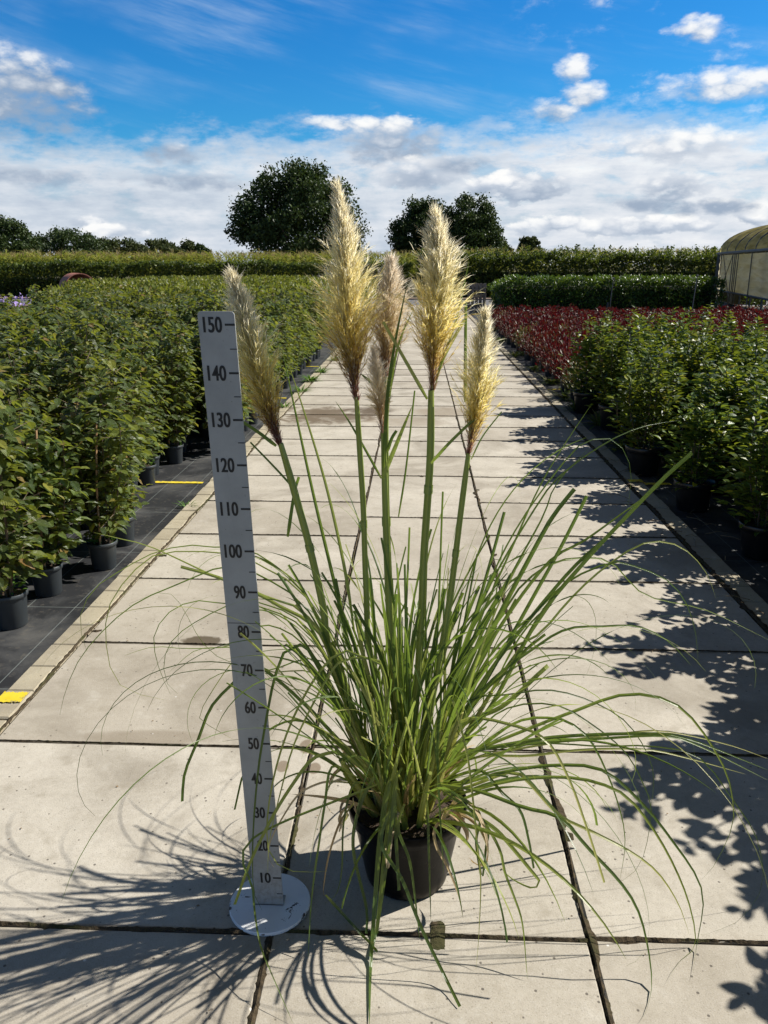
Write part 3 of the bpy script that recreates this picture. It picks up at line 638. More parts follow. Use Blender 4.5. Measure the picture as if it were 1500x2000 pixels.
# purple asters, far left
ma = M(); n = 2600; Y = rng.uniform(17, 22, n); X = -.50 * Y + rng.uniform(-2.6, 1.2, n); Z = rng.uniform(.25, .72, n); leafcloud(ma, np.c_[X, Y, Z], rng.uniform(.05, .09, n), .8)
n = 330; Y = rng.uniform(17, 22, n); X = -.50 * Y + rng.uniform(-2.4, 1.0, n); leafcloud(ma, np.c_[X, Y, rng.uniform(.70, .84, n)], rng.uniform(.06, .1, n), 1.5, mi=1)
tag(ma.build('aster_bed', [MAT['hornbeam_far'], MAT['aster']]), 'bed of purple flowering perennials at the far left', 'flowers', kind='stuff')

# ------------------------------------------------------------------ potted plants
POT_SMALL = [(0, .0), (.066, .0), (.069, .005), (.081, .143), (.083, .147), (.089, .149), (.091, .170), (.086, .173), (.083, .166), (.080, .148)]
POT_BIG = [(0, 0), (.112, 0), (.117, .008), (.142, .185), (.144, .19), (.156, .192), (.160, .235), (.156, .24), (.150, .236), (.146, .19)]
def shoot_leaves(base, top, n, outw, bend=.04, t0=.25):
    """points along a shoot with leaf directions in alternate phyllotaxy"""
    mid = (base + top) / 2 + rng.normal(size=3) * bend; C = catmull([base, mid, top], 14); t = t0 + (1 - t0) * (np.arange(n) + rng.uniform(-.3, .3, n)) / n
    t = np.clip(t, 0, 1); p = np.stack([np.interp(t, np.linspace(0, 1, 14), C[:, k]) for k in range(3)], 1)
    a = np.arange(n) * 2.4 + rng.uniform(0, 6) + rng.normal(size=n) * .4; return C, p, a, t
LEAF_H = leaf_tpl(5, .60, .22, .22, .85, wave=.06); LEAF_A = leaf_tpl(4, .62, .42, .18, .8); LEAF_P = leaf_tpl(2, .42, .35, .12, .8); LEAF_W = leaf_tpl(2, .5, .2, .3)
def meshes(kind, seed):
    """one potted plant of each kind: dict of part name -> (mesh, smooth)"""
    global rng
    keep = rng; rng = np.random.default_rng(seed); random.seed(seed); out = {}
    fol = M(); st = M()
    if kind == 'hornbeam':
        Hh = rng.uniform(1.02, 1.16); zs = .155
        for k in range(6):
            a = rng.uniform(0, 6.28); b = np.array([.04 * math.cos(a), .04 * math.sin(a), zs]); r = rng.uniform(.05, .22); tp = np.array([r * math.cos(a), r * math.sin(a), Hh * rng.uniform(.70, 1.10)])
            C, p, an, t = shoot_leaves(b, tp, 42, .5, .05, .12); tube(st, C, np.linspace(.006, .002, 14), 5)
            hp = []
            for i in range(42):
                L = rng.uniform(.03, .19) * (.55 + .6 * math.sin(math.pi * min(t[i] * .85 + .12, 1))); e = p[i] + L * np.array([math.cos(an[i]), math.sin(an[i]), rng.uniform(.1, .6) if t[i] > .3 else rng.uniform(-.5, .4)])
                q = 4 if L > .08 else 3
                if L > .09: tube(st, [p[i], e], [.0022, .001], 3, cap=False)
                for w in range(q):
                    f = (w + .7) / q; pos = p[i] + (e - p[i]) * f; d = np.array([math.cos(an[i] + (w % 2 * 2 - 1) * .7), math.sin(an[i] + (w % 2 * 2 - 1) * .7), rng.uniform(-.65, .35)]); hp.append((pos, d, rng.uniform(.048, .082)))
            P_ = np.array([h[0] for h in hp]); D_ = np.array([h[1] for h in hp]); S_ = np.array([h[2] for h in hp]); nr = np.c_[-D_[:, :2] * rng.uniform(-.4, .5, (len(D_), 1)), np.ones(len(D_))] + rng.normal(size=D_.shape) * .25
            scatter(fol, LEAF_H, P_, D_, nr, S_)
        pot = POT_SMALL; out['cane'] = M(); a = rng.uniform(0, 6.28); tube(out['cane'], catmull([(.03, .02, .10), (.03 + .02 * math.cos(a), .02, .5), (.05 * math.cos(a), .05 * math.sin(a), rng.uniform(.75, .98))], 5), .0068, 6)
        leafm, stm, potm = 'hornbeam', 'stem', 'pot_grey'
    elif kind == 'apple':
        Hh = rng.uniform(.92, 1.04); zs = .215
        for k in range(7):
            a = k * .9 + rng.uniform(-.3, .3); b = np.array([.05 * math.cos(a), .05 * math.sin(a), zs]); r = rng.uniform(.05, .24); tp = np.array([r * math.cos(a), r * math.sin(a), Hh * rng.uniform(.74, 1.12)])
            C, p, an, t = shoot_leaves(b, tp, 66, .5, .03, .04); tube(st, C, np.linspace(.006, .0022, 14), 5)
            hp = []
            for i in range(66):
                for w in range(2 if t[i] < .8 else 1):
                    aa = an[i] + w * 2.6; L = rng.uniform(.008, .20 if t[i] < .5 else .07) if t[i] < .85 else .004; o = np.array([math.cos(aa), math.sin(aa), .55 if t[i] > .4 else rng.uniform(-.35, .5)]); hp.append((p[i] + o * L, np.array([math.cos(aa), math.sin(aa), rng.uniform(-.05, .95)]), rng.uniform(.048, .076) * (1 if t[i] < .92 else .75)))
            P_ = np.array([h[0] for h in hp]); D_ = np.array([h[1] for h in hp]); S_ = np.array([h[2] for h in hp]); nr = np.c_[-D_[:, :2] * .6, np.ones(len(D_))] + rng.normal(size=D_.shape) * .3
            scatter(fol, LEAF_A, P_, D_, nr, S_)
        pot = POT_BIG; leafm, stm, potm = 'apple', 'stem', 'pot_black'
    else:
        zs = .155; n = 330; v = rdir(n); v[:, 2] = np.abs(v[:, 2]) * .95 + .05; rr = rng.random((n, 1)) ** .4; P_ = v * rr * [.225, .225, .40] + [0, 0, .20]; P_[:, 2] += rng.normal(size=n) * .035
        D_ = unit(v * [1, 1, .6] + [0, 0, .75] + rng.normal(size=(n, 3)) * .35); nr = np.c_[-D_[:, :2], np.ones(n)] + rng.normal(size=(n, 3)) * .4; scatter(fol, LEAF_P, P_, D_, nr, rng.uniform(.045, .085, n))
        for k in range(9): a = rng.uniform(0, 6.28); tube(st, [(0, 0, zs), (.1 * math.cos(a), .1 * math.sin(a), rng.uniform(.3, .45))], [.004, .002], 4)
        pot = POT_SMALL; leafm, stm, potm = kind, 'stem', 'pot_grey'
    pm = M(); lathe(pm, pot, k=28); sm = M(); disc(sm, pot[-1][0] + .003, pot[-1][1] + .004, bump=.008, rings=4, k=20)
    if kind != 'photinia' and kind != 'olive':
        wd = M(); n = 70; a = rng.uniform(0, 6.28, n); r = rng.random(n) ** .5 * (.072 if kind == 'hornbeam' else .13); scatter(wd, LEAF_W, np.c_[r * np.cos(a), r * np.sin(a), zs + rng.random(n) * .07], np.c_[np.cos(a), np.sin(a), rng.uniform(0, 1, n)], np.c_[rng.normal(size=(n, 2)) * .4, np.ones(n)], rng.uniform(.016, .034, n)); out['weeds'] = wd
    res = {'pot': (pm.mesh('pot', MAT[potm], True), 1), 'soil': (sm.mesh('soil', MAT['soil'], True), 1), 'stems': (st.mesh('stems', MAT[stm]), 0), 'foliage': (fol.mesh('foliage', MAT[leafm]), 0)}
    if 'cane' in out: res['cane'] = (out['cane'].mesh('cane', MAT['cane'], True), 0)
    if 'weeds' in out: res['weeds'] = (out['weeds'].mesh('weeds', MAT['weed']), 0)
    rng = keep; return res, fol
def proto_set(kind, n, seed): return [meshes(kind, seed + i) for i in range(n)]
def put(name, parts_, keys, x, y, rz, sc, label, cat, group, z=-.016):
    root = thing(name, label, cat, (x, y, z), rz, group); root.scale = (sc, sc, sc)
    for k in keys:
        if k in parts_:
            o = bpy.data.objects.new(k, parts_[k][0]); COL.objects.link(o); o.parent = root
            if k == 'weeds': o['kind'] = 'stuff'
    return root
def merge_stuff(name, label, cat, spots, foliage, mat, thin=1, zoff=-.016):
    m = M()
    prep = []
    for f in foliage:
        V, F, U, I = f.arrays(); prep.append((V, np.concatenate(F), U))
    for x, y, rz, sc, k in spots:
        V, F, U = prep[k % len(prep)]; c, s = math.cos(rz), math.sin(rz); X = np.c_[V[:, 0] * c - V[:, 1] * s, V[:, 0] * s + V[:, 1] * c, V[:, 2]] * sc + [x, y, zoff]; m.add(X, F, U)
    return tag(m.build(name, mat), label, cat, kind='stuff')
def low_foliage(h0, h1, rad, n, tpl, size, seed, up=.6):
    global rng
    keep = rng; rng = np.random.default_rng(seed); m = M(); z = h0 + (h1 - h0) * rng.random(n) ** .6; a = rng.uniform(0, 6.28, n); r = rad * rng.random(n) ** .5; r *= np.where(z > h1 * .9, .6, 1); leafcloud(m, np.c_[r * np.cos(a), r * np.sin(a), z], rng.uniform(.7, 1.3, n) * size, up, tpl); rng = keep; return m

HB = proto_set('hornbeam', 6, 100); AP = proto_set('apple', 5, 200); PH = proto_set('photinia', 4, 300); OL = proto_set('olive', 1, 340)
ALL = ('pot', 'soil', 'stems', 'foliage', 'cane', 'weeds')

# left block: staggered rows of hornbeam
spots = []
row = 0
for iy, y in enumerate(np.arange(3.40, 34, .36)):
    x_edge = -1.77 - (.15 if y < 4 else 0) - (.34 if 4.5 < y < 6.9 else 0) - (.10 if y > 9 else 0)
    for ix in range(28):
        x = x_edge - .36 * ix - (.16 if iy % 2 and ix else 0) + rng.normal() * .03; yy = y + rng.normal() * .03
        if x < -2.0 - .34 * yy - .9 and yy > 8: continue
        if x < -.62 * yy - .8: continue
        if x < -10.2 or (yy > 10 and x < -5.0 - .37 * (yy - 10)): continue
        spots.append((x, yy, rng.uniform(0, 6.28), rng.uniform(.86, 1.10), rng.integers(0, 6), ix))
spots.sort(key=lambda s: (s[1] ** 2 + s[0] ** 2) - (2.0 if s[5] == 0 else 0))
GH = 'potted hornbeams in the left block'; nfr = -1; ORD = ['first', 'second', 'third', 'fourth', 'fifth', 'sixth', 'seventh', 'eighth']
spots[:300] = sorted(spots[:300], key=lambda s: s[1])
for i, (x, y, rz, sc, k, ix) in enumerate(spots[:300]):
    keys = ALL if ix < 3 or y < 6 else ('pot', 'stems', 'foliage', 'cane')
    if ix == 0 and y < 9: nfr += 1
    lab = ('leafy potted hornbeam, %s from the camera in the front row along the left kerb' % ORD[nfr] if y < 9 and nfr < len(ORD) else 'leafy green potted hornbeam farther along the front row by the left kerb') if ix == 0 else 'leafy green hornbeam standing deeper in the dense block left of the path'
    put('potted_hornbeam', HB[k][0], keys, x, y, rz, sc, lab, 'shrub', GH if ix else 'front row of potted hornbeams')
lowh = [low_foliage(.3, 1.10, .27, 230, leaf_tpl(2, .6, .25, .2), .085, 500 + i) for i in range(4)]
merge_stuff('hornbeam_block', 'far part of the dense block of green potted hornbeams', 'shrubs', [s[:5] for s in spots[300:]], lowh, MAT['hornbeam_far'])

# right front block: apple-green shrubs
ap = []
for iy, y in enumerate(np.arange(.75, 9.9, .47)):
    for ix in range(11):
        x = 2.0 - (.14 if y < 2.7 else 0) + .42 * ix + (.2 if iy % 2 else 0) + rng.normal() * .03 - (.12 if 6.2 < y < 6.9 and ix == 0 else 0)
        if x > .47 * y + 2.1: continue
        ap.append((x, y + rng.normal() * .03, rng.uniform(0, 6.28), rng.uniform(.86, 1.12) * (1.16 if y < 2.7 else 1), rng.integers(0, 5), ix))
nfr = -1
for x, y, rz, sc, k, ix in ap:
    if ix == 0 and y > 4.3: nfr += 1
    lab = ('green fruit shrub in a black pot, %s fully visible one along the right kerb' % ORD[nfr] if y > 4.3 and nfr < len(ORD) else 'green fruit shrub in a black pot in the row along the right kerb') if ix == 0 else 'green leafy fruit shrub within the block right of the path'
    put('potted_fruit_shrub', AP[k][0], ALL if ix < 4 else ('pot', 'stems', 'foliage'), x, y, rz, sc, lab, 'shrub', 'front row of fruit shrubs' if ix == 0 else 'fruit shrubs right of the path')

# right back block: red photinia
ph = []
for iy, y in enumerate(np.arange(10.1, 22.0, .37)):
    for ix in range(26):
        x = 2.0 + .40 * ix + (.2 if iy % 2 else 0) + rng.normal() * .03
        if x > .44 * y + .6: continue
        ph.append((x, y + rng.normal() * .03, rng.uniform(0, 6.28), rng.uniform(.74, .96), rng.integers(0, 4), ix))
ph.sort(key=lambda s: s[1] + (-4 if s[5] == 0 else 0))
for i, (x, y, rz, sc, k, ix) in enumerate(ph[:300]):
    pr = OL[0] if (i * 7919) % 11 == 0 else PH[k]
    o = pr is OL[0]
    put('potted_photinia', pr[0], ('pot', 'stems', 'foliage'), x, y, rz, sc, 'olive green potted shrub among the red ones' if o else ('red leaved potted shrub in the row along the right kerb' if ix == 0 else 'red leaved potted shrub within the low red block'), 'shrub', 'olive shrubs in the red block' if o else ('front row of red shrubs' if ix == 0 else 'red leaved shrubs'))
lowp = [low_foliage(.18, .62, .23, 120, LEAF_P, .085, 600 + i, .3) for i in range(3)]
merge_stuff('photinia_block', 'far part of the low block of red leaved shrubs', 'shrubs', [s[:5] for s in ph[300:]], lowp, MAT['photinia'])
p = atG(964, 601); put('potted_laurel', AP[1][0], ('pot', 'stems', 'foliage'), p[0], p[1], .5, .62, 'small potted shrub alone between the pallet and the laurel block', 'shrub', None)

# a grey plant label on a stake among the fruit shrubs
p = atY(1206, 780, 8.1); root = thing('plant_label', 'grey plastic plant label on a tan stake among the right shrubs', 'label', (p[0], p[1], -.016), R(12))
mm = M(); tube(mm, [(.02, 0, .1), (.0, 0, p[2] - .02)], .006, 6); mm.build('stake', MAT['cane'], root)
mm = M(); box(mm, -.055, .055, -.011, -.007, p[2] - .015, p[2] + .035, 0, .001); mm.build('plate', simple('grey_label_plastic', (.16, .165, .165), .5, .1), root)

# weeds growing along the edges
def tuft(x, y, h, n, label, mat='grass'):
    m = M(); a = rng.uniform(0, 6.28, n); r = rng.random(n) * .05; d = np.c_[np.cos(a), np.sin(a), rng.uniform(.4, 2.2, n)]
    scatter(m, leaf_tpl(3, .10, .3, .6), np.c_[x + r * np.cos(a), y + r * np.sin(a), np.full(n, -.01)], d, np.c_[-np.cos(a), -np.sin(a), np.ones(n)], rng.uniform(.5, 1.1, n) * h)
    o = m.build('weed_tuft', MAT[mat], offset=(x, y, 0)); o.location = (x, y, 0); return tag(o, label, 'weed', 'weeds along the kerbs')
for x, y, h, n in ((-1.53, 10.6, .14, 70), (-1.55, 11.6, .16, 80), (-1.50, 12.6, .15, 70), (-1.46, 14.2, .13, 60), (-1.56, 9.4, .10, 50), (-1.60, 5.3, .07, 30)):
    tuft(x, y, h, n, 'tuft of grass weeds growing along the left kerb', 'weed')
for y in (7.3, 8.4, 9.3, 10.2, 11.5, 13, 15, 18, 21):
    tuft(1.86 + rng.uniform(-.05, .08), y, .2, 60, 'tuft of grass weeds growing along the right kerb')

# ------------------------------------------------------------------ measuring board
def ruler():
    bx, by = -.371, 1.684
    root = thing('height_gauge', 'grey metal measuring board on a round white base plate, marked 10 to 150', 'measuring board', (bx, by, 0))
    m, T = newmat('grey_painted_board'); g = T.new('ShaderNodeTexCoord').outputs['Object']
    n = T.noise(g, 9, 6, .62); n2 = T.noise(g, 70, 5, .6)
    c = T.ramp(n, [(.3, (.28, .29, .28)), (.7, (.375, .385, .375))]); c = T.mix(T.m('MULTIPLY', T.ss(n2, .66, .74), .6), c, (.10, .09, .08))
    nn = T.noise(T.vm('MULTIPLY', g, (1, 1, .25)), 26, 6, .7); c = T.mix(T.m('MULTIPLY', T.ss(nn, .58, .72), .45), c, (.14, .12, .10))
    zz = T.sep(g)[2]; c = T.mix(T.ss(T.m('ABSOLUTE', T.m('SUBTRACT', zz, .822)), .0012, .0006), c, (.05, .05, .05)); sp = T.noise(g, 160, 3, .6); c = T.mix(T.m('MULTIPLY', T.ss(sp, .68, .74), .7), c, (.09, .075, .06)); low = T.m('MULTIPLY', T.ss(zz, .25, .0), T.ss(n2, .4, .65)); c = T.mix(T.m('MULTIPLY', low, .5), c, (.16, .135, .10))
    finish(T, prin(T, c, .48, T.bump(n2, .06, .002), .4)); mb = m
    m, T = newmat('chipped_white_paint'); g = T.new('ShaderNodeTexCoord').outputs['Object']; n = T.noise(g, 26, 8, .68, .4); n2 = T.noise(g, 9, 5)
    c = T.ramp(n2, [(.3, (.70, .72, .73)), (.7, (.84, .85, .85))]); x, y, z = T.sep(g); rr = T.m('SQRT', T.m('ADD', T.m('MULTIPLY', x, x), T.m('MULTIPLY', T.m('SUBTRACT', y, .012), T.m('SUBTRACT', y, .012))))
    nn = T.m('ADD', n, T.ss(rr, .098, .107, 0, .06)); c = T.mix(T.ss(nn, .625, .65), c, (.07, .05, .04)); c = T.mix(T.m('MULTIPLY', T.ss(n2, .5, .7), .22), c, (.48, .46, .42))
    finish(T, prin(T, c, .55, T.bump(n, .2, .003), .4)); mw = m
    mblk = simple('black_print', (.012, .012, .012), .55, .1)
    L = R(-1.75); W2, H, TH = .0385, 1.527, .004
    def lean(v): return (v[0] + v[2] * math.tan(L), v[1], v[2])
    mpl = M(); lathe(mpl, [(0, .0), (.102, .0), (.106, .004), (.1065, .009), (.104, .0125), (0, .0125)], (.0, .012, 0), 64); mpl.build('base_plate', mw, root)
    r = .008; out = [(-W2, .0128), (W2, .0128), (W2, H - r)]
    for cx, a0 in ((W2 - r, 0), (-W2 + r, 90)):
        for i in range(5): a = R(a0 + i * 22.5); out.append((cx + r * math.cos(a), H - r + r * math.sin(a)))
    out.append((-W2, H - r)); k = len(out); m = M(); V = [lean((x, 0, z)) for x, z in out] + [lean((x, TH, z)) for x, z in out]
    m.add(V, [list(range(k))]); m.add(np.zeros((0, 3)), np.array([list(range(2 * k - 1, k - 1, -1))]) - 2 * k, np.zeros((0, 2)))
    m.add(np.zeros((0, 3)), np.array([(i + k, (i + 1) % k + k, (i + 1) % k, i) for i in range(k)]) - 2 * k, np.zeros((0, 2)))
    board = m.build('board', mb, root)
    f = M(); box(f, -W2, W2, -.0, .034, .0128, .0155, 0, .0005); f.build('foot_flange', mb, root)
    for cm in range(5, 151, 5):
        big = cm % 10 == 0; w, h = (.0215, .0044) if big else (.0150, .0019); z = cm / 100
        tk = M(); V = [lean((x, y, z + dz)) for y in (-.0006, -.0001) for x, dz in ((W2 - w, -h / 2), (W2 - .0002, -h / 2), (W2 - .0002, h / 2), (W2 - w, h / 2))]
        tk.add(V, [(0, 1, 2, 3), (4, 5, 1, 0), (5, 6, 2, 1), (6, 7, 3, 2), (7, 4, 0, 3)]); tk.build('tick_mark', mblk, board)
    dg = bpy.context.evaluated_depsgraph_get()
    for cm in range(10, 151, 10):
        cu = bpy.data.curves.new('numeral', 'FONT'); cu.body = str(cm); cu.size = 1.0; cu.offset = .012; cu.extrude = 0.0; cu.resolution_u = 6; cu.space_character = 1.02
        to = bpy.data.objects.new('numeral_text', cu); COL.objects.link(to); bpy.context.view_layer.update(); dg = bpy.context.evaluated_depsgraph_get()
        me = bpy.data.meshes.new_from_object(to.evaluated_get(dg)); bpy.data.objects.remove(to); me.name = 'numeral'
        n = len(me.vertices); a = np.zeros(n * 3); me.vertices.foreach_get('co', a); a = a.reshape(-1, 3)
        hgt = .0325; wid = .0132 * len(str(cm)) - .001; x0, x1, y0, y1 = a[:, 0].min(), a[:, 0].max(), a[:, 1].min(), a[:, 1].max()
        X = W2 - .0215 - .0065 - wid + (a[:, 0] - x0) / (x1 - x0) * wid; Z = cm / 100 - hgt / 2 + (a[:, 1] - y0) / (y1 - y0) * hgt
        polys = [tuple(p.vertices) for p in me.polygons]; vv = []; ff = []
        for q, (ddx, yy) in enumerate(((-.0008, -.0005), (0, -.0006), (.0008, -.0007))):
            vv += np.c_[X + ddx + Z * math.tan(L), np.full(n, yy), Z].tolist(); ff += [tuple(i + q * n for i in p_) for p_ in polys]
        me = bpy.data.meshes.new('numeral'); me.from_pydata(vv, [], ff); me.update(); me.materials.append(mblk)
        o = bpy.data.objects.new('numeral', me); COL.objects.link(o); o.parent = board
ruler()

# ------------------------------------------------------------------ the pampas grass
PX, PY = -.012, 1.832
pg = thing('potted_pampas_grass', 'flowering pampas grass with five tall cream plumes in a black pot', 'potted plant', (PX, PY, 0))
pm = M(); lathe(pm, [(0, .0), (.106, .0), (.112, .007), (.117, .03), (.146, .195), (.149, .20), (.157, .203), (.162, .238), (.159, .245), (.153, .241), (.149, .20)], (PX, PY, 0), 56); 
m, T = newmat('glossy_black_pot'); g = T.new('ShaderNodeTexCoord').outputs['Object']; n = T.noise(g, 14, 6, .65)
c = T.ramp(n, [(.4, (.003, .003, .0035)), (.7, (.006, .006, .0055))]); x, y, z = T.sep(g); dust = T.m('MULTIPLY', T.ss(z, .05, .0), T.ss(n, .4, .65)); c = T.mix(T.m('MULTIPLY', dust, .5), c, (.14, .12, .09))
finish(T, prin(T, c, T.ss(n, .2, .9, .26, .40), T.bump(n, .05, .01), .07)); part(pm, 'pot', m, pg, True)
sm = M(); disc(sm, .151, .222, (PX, PY), 30, 0, .007, 6); part(sm, 'soil', MAT['soil'], pg, True)

def grassmat(name, stops, tcol, trans=.40, rough=.32, stripes=.34, bl=.24):
    m, T = newmat(name); r = T.new('ShaderNodeNewGeometry').outputs['Random Per Island']; uv = T.new('ShaderNodeTexCoord').outputs['UV']; u, v, _ = T.sep(uv)
    col = T.ramp(r, stops)
    s = T.m('SINE', T.m('ADD', T.m('MULTIPLY', v, 22.0), T.m('MULTIPLY', r, 30.0))); col = T.mix(T.m('MULTIPLY', T.ss(s, .2, 1.0), stripes), col, (.26, .34, .09))
    base = T.ss(u, bl, .0); col = T.mix(T.m('MULTIPLY', base, .75), col, (.33, .36, .06))
    n = T.noise(T.comb(T.m('MULTIPLY', u, 9), T.m('MULTIPLY', r, 50), 0), 3, 4, .6); col = T.mix(T.m('MULTIPLY', T.ss(n, .60, .74), .35), col, (.36, .30, .08))
    p = prin(T, col, rough, T.bump(s, .25, .001), .5); t = T.new('ShaderNodeBsdfTranslucent'); T.put(t.inputs[0], T.mix(.5, col, tcol))
    mx = T.new('ShaderNodeMixShader'); mx.inputs[0].default_value = trans; T.l.new(p, mx.inputs[1]); T.l.new(t.outputs[0], mx.inputs[2]); finish(T, mx.outputs[0]); return m
MAT['blade'] = grassmat('pampas_blade', [(0, (.010, .038, .016)), (.38, (.022, .062, .018)), (.66, (.090, .145, .030)), (.84, (.28, .31, .07)), (1, (.50, .45, .17))], (.42, .58, .06))
MAT['sheath'] = grassmat('pampas_sheath', [(0, (.25, .31, .05)), (.5, (.44, .46, .10)), (.85, (.58, .55, .20)), (1, (.42, .33, .15))], (.45, .45, .06), .3, .4, .2)
MAT['dry'] = grassmat('dry_pampas_blade', [(0, (.33, .21, .09)), (.5, (.46, .33, .17)), (1, (.60, .50, .33))], (.5, .35, .15), .3, .6, .1)
MAT['stalk'] = grassmat('pampas_stalk', [(0, (.19, .25, .05)), (1, (.28, .33, .07))], (.2, .25, .05), .05, .38, .5)

def ribbon(m, C, w, mode='taper', face=None, twist=0.0, fold=.25, mi=0, tw0=0.0):
    """a blade of grass along the curve C"""
    C = np.asarray(C); n = len(C); t = np.linspace(0, 1, n); Tn = unit(np.gradient(C, axis=0)); f = np.asarray(face, float)
    side = unit(np.cross(Tn, np.broadcast_to(f, Tn.shape))); nr = np.cross(side, Tn); a = (tw0 + twist * t)[:, None]
    side, nr = side * np.cos(a) + nr * np.sin(a), nr * np.cos(a) - side * np.sin(a)
    if mode == 'taper': ww = w * np.minimum(1, .55 + t * 3) * np.clip(1 - t ** 2.2, 0, 1) ** .75 + .0004
    elif mode == 'cut': ww = w * np.minimum(1, .6 + t * 2.5) * (1 - .25 * t)
    else: ww = w * (1 - .3 * t)
    h = (ww * .5)[:, None]; A = C - side * h + nr * h * fold; B = C + side * h + nr * h * fold
    V = np.stack([A, C, B], 1).reshape(-1, 3); uv = np.stack([np.repeat(t, 3), np.tile([0, .5, 1], n)], 1)
    i = np.arange(n - 1)[:, None] * 3; j = np.arange(2)[None]; m.add(V, np.stack([i + j, i + 3 + j, i + 4 + j, i + 1 + j], -1).reshape(-1, 4), uv, mi)
def arch(base, az_, el0, L, droop, n=18, curve=1.7, sway=0.0):
    s = np.linspace(0, 1, n); e = el0 - droop * s ** curve; ds = L / (n - 1); a = az_ + sway * s
    P = np.cumsum(np.c_[np.cos(e) * np.cos(a), np.cos(e) * np.sin(a), np.sin(e)] * ds, 0); P = np.vstack([[0, 0, 0], P[:-1]]) + base
    P[:, 2] = np.maximum(P[:, 2], .004 + .004 * s); return P
fol = M(); dry = M(); til = M()
def rbase(r=.105, z=.225):
    a = rng.uniform(0, 6.283); q = r * math.sqrt(rng.random()); return np.array([PX + q * math.cos(a), PY + q * math.sin(a), z]), a
# stout yellow-green tillers, each opening into its own fan of trimmed and arching blades
for i in range(42):
    b, a = rbase(.098, .225); q = np.linalg.norm(b[:2] - [PX, PY]) / .1; a2 = a + rng.normal() * .35; e = R(89) - q * R(31) * rng.uniform(.4, 1.2); L = rng.uniform(.14, .38) * (1.1 - .2 * q)
    C = arch(b, a2, e, L, rng.uniform(-.05, .18), 8); r0 = rng.uniform(.0055, .0100); tube(til, C, np.linspace(r0 * 1.15, r0 * .62, 8), 7)
    for k in range(2):       # loose outer sheath edges
        ribbon(til, C[:6 + k] + rng.normal(size=3) * .003, r0 * 2.6, 'cut', (math.cos(a) + rng.normal() * .6, math.sin(a) + rng.normal() * .6, .2), rng.normal() * .4, .7, tw0=rng.normal())
    dv = C[-1] - C[-3]; ae = math.atan2(dv[1], dv[0]); ee = math.asin(dv[2] / np.linalg.norm(dv)); nb = rng.integers(4, 7)
    for k in range(nb):
        st = C[rng.integers(4, 8)]; aa = ae + rng.normal() * .55; e2 = min(ee + rng.normal() * .16 - .03, R(89)); long_ = rng.random() < .19
        if long_:
            D_ = arch(st, aa, e2, rng.uniform(.45, .85), rng.uniform(1.0, 2.7), 24, rng.uniform(1.6, 2.6), rng.normal() * .2); ribbon(fol, D_, rng.uniform(.0045, .008), 'taper', (math.cos(aa), math.sin(aa), .5), rng.normal() * 1.1, .3, tw0=rng.normal() * .5)
        else:
            D_ = arch(st, aa, e2, rng.uniform(.20, .50), rng.uniform(.0, .5), 12, 1.6); ribbon(fol, D_, rng.uniform(.0055, .0108), 'cut', (-math.sin(aa) * .2 + math.cos(aa), math.sin(aa), .4), rng.normal() * .9, .4, tw0=rng.normal() * .7)
# some trimmed blades straight from the crown
for i in range(24):
    b, a = rbase(.095, .25); q = np.linalg.norm(b[:2] - [PX, PY]) / .1; a += rng.normal() * .45; e = R(86) - q * R(36) * rng.uniform(.35, 1.3); L = rng.uniform(.26, .52)
    C = arch(b, a, e, L, rng.uniform(.0, .6), 12, 1.6); ribbon(fol, C, rng.uniform(.006, .011), 'cut', (math.cos(a), math.sin(a), .4), rng.normal() * .9, .35, tw0=rng.normal() * .6)
# hair-thin ends
for i in range(26):
    b, a = rbase(.10, .28); a += rng.normal() * .4; e = R(rng.uniform(48, 80)); L = rng.uniform(.85, 1.30)
    C = arch(b, a, e, L, rng.uniform(1.8, 3.4), 30, rng.uniform(1.8, 2.6), rng.normal() * .3); ribbon(fol, C, rng.uniform(.0022, .0036), 'taper', (math.cos(a), math.sin(a), .5), rng.normal(), .2)
# low skirt over the rim
for i in range(22):
    a = rng.uniform(0, 6.283); b = np.array([PX + .10 * math.cos(a), PY + .10 * math.sin(a), .24]); L = rng.uniform(.30, .62)
    C = arch(b, a + rng.normal() * .2, R(rng.uniform(18, 55)), L, rng.uniform(1.1, 2.3), 16, rng.uniform(1.0, 1.7)); ribbon(fol, C, rng.uniform(.006, .011), 'cut' if rng.random() < .4 else 'taper', (math.cos(a), math.sin(a), .6), rng.normal() * .8, .3)
# dry curled blades at the foot
for i in range(9):
    a = rng.uniform(0, 6.283); b = np.array([PX + .115 * math.cos(a), PY + .115 * math.sin(a), .24]); L = rng.uniform(.10, .30)
    C = arch(b, a + rng.normal() * .4, R(rng.uniform(10, 70)), L, rng.uniform(1.5, 4.5), 16, 1.2, rng.normal() * .8); ribbon(dry, C, rng.uniform(.010, .022), 'taper', (math.cos(a), math.sin(a), .6), rng.normal() * 1.5, .5)
for i in range(22):
    b, a = rbase(.10, .235); C = arch(b, a + rng.normal() * .6, R(rng.uniform(45, 85)), rng.uniform(.10, .28), rng.uniform(.3, 1.4), 14, 1.3, rng.normal() * .6); ribbon(dry, C, rng.uniform(.006, .018), 'taper', (math.cos(a), math.sin(a), .6), rng.normal() * 1.5, .5)
for px, py in ((690, 1570), (775, 1588), (868, 1588), (675, 1600)):     # rolled husks lying on the rim
    P = atY(px, py, PY - .13); a = rng.uniform(0, 6.28); th = np.linspace(0, 5.2, 16); r = np.linspace(.017, .006, 16); ax = np.array([math.cos(a), .3 * math.sin(a), .25])
    C = P + np.c_[r * np.cos(th) * abs(ax[1]) + ax[0] * .012 * th / 5, -.02 + r * np.cos(th), r * np.sin(th)]; ribbon(dry, C, .028, 'flat', (ax[0] + .01, ax[1] + .4, ax[2]), .3, .1)

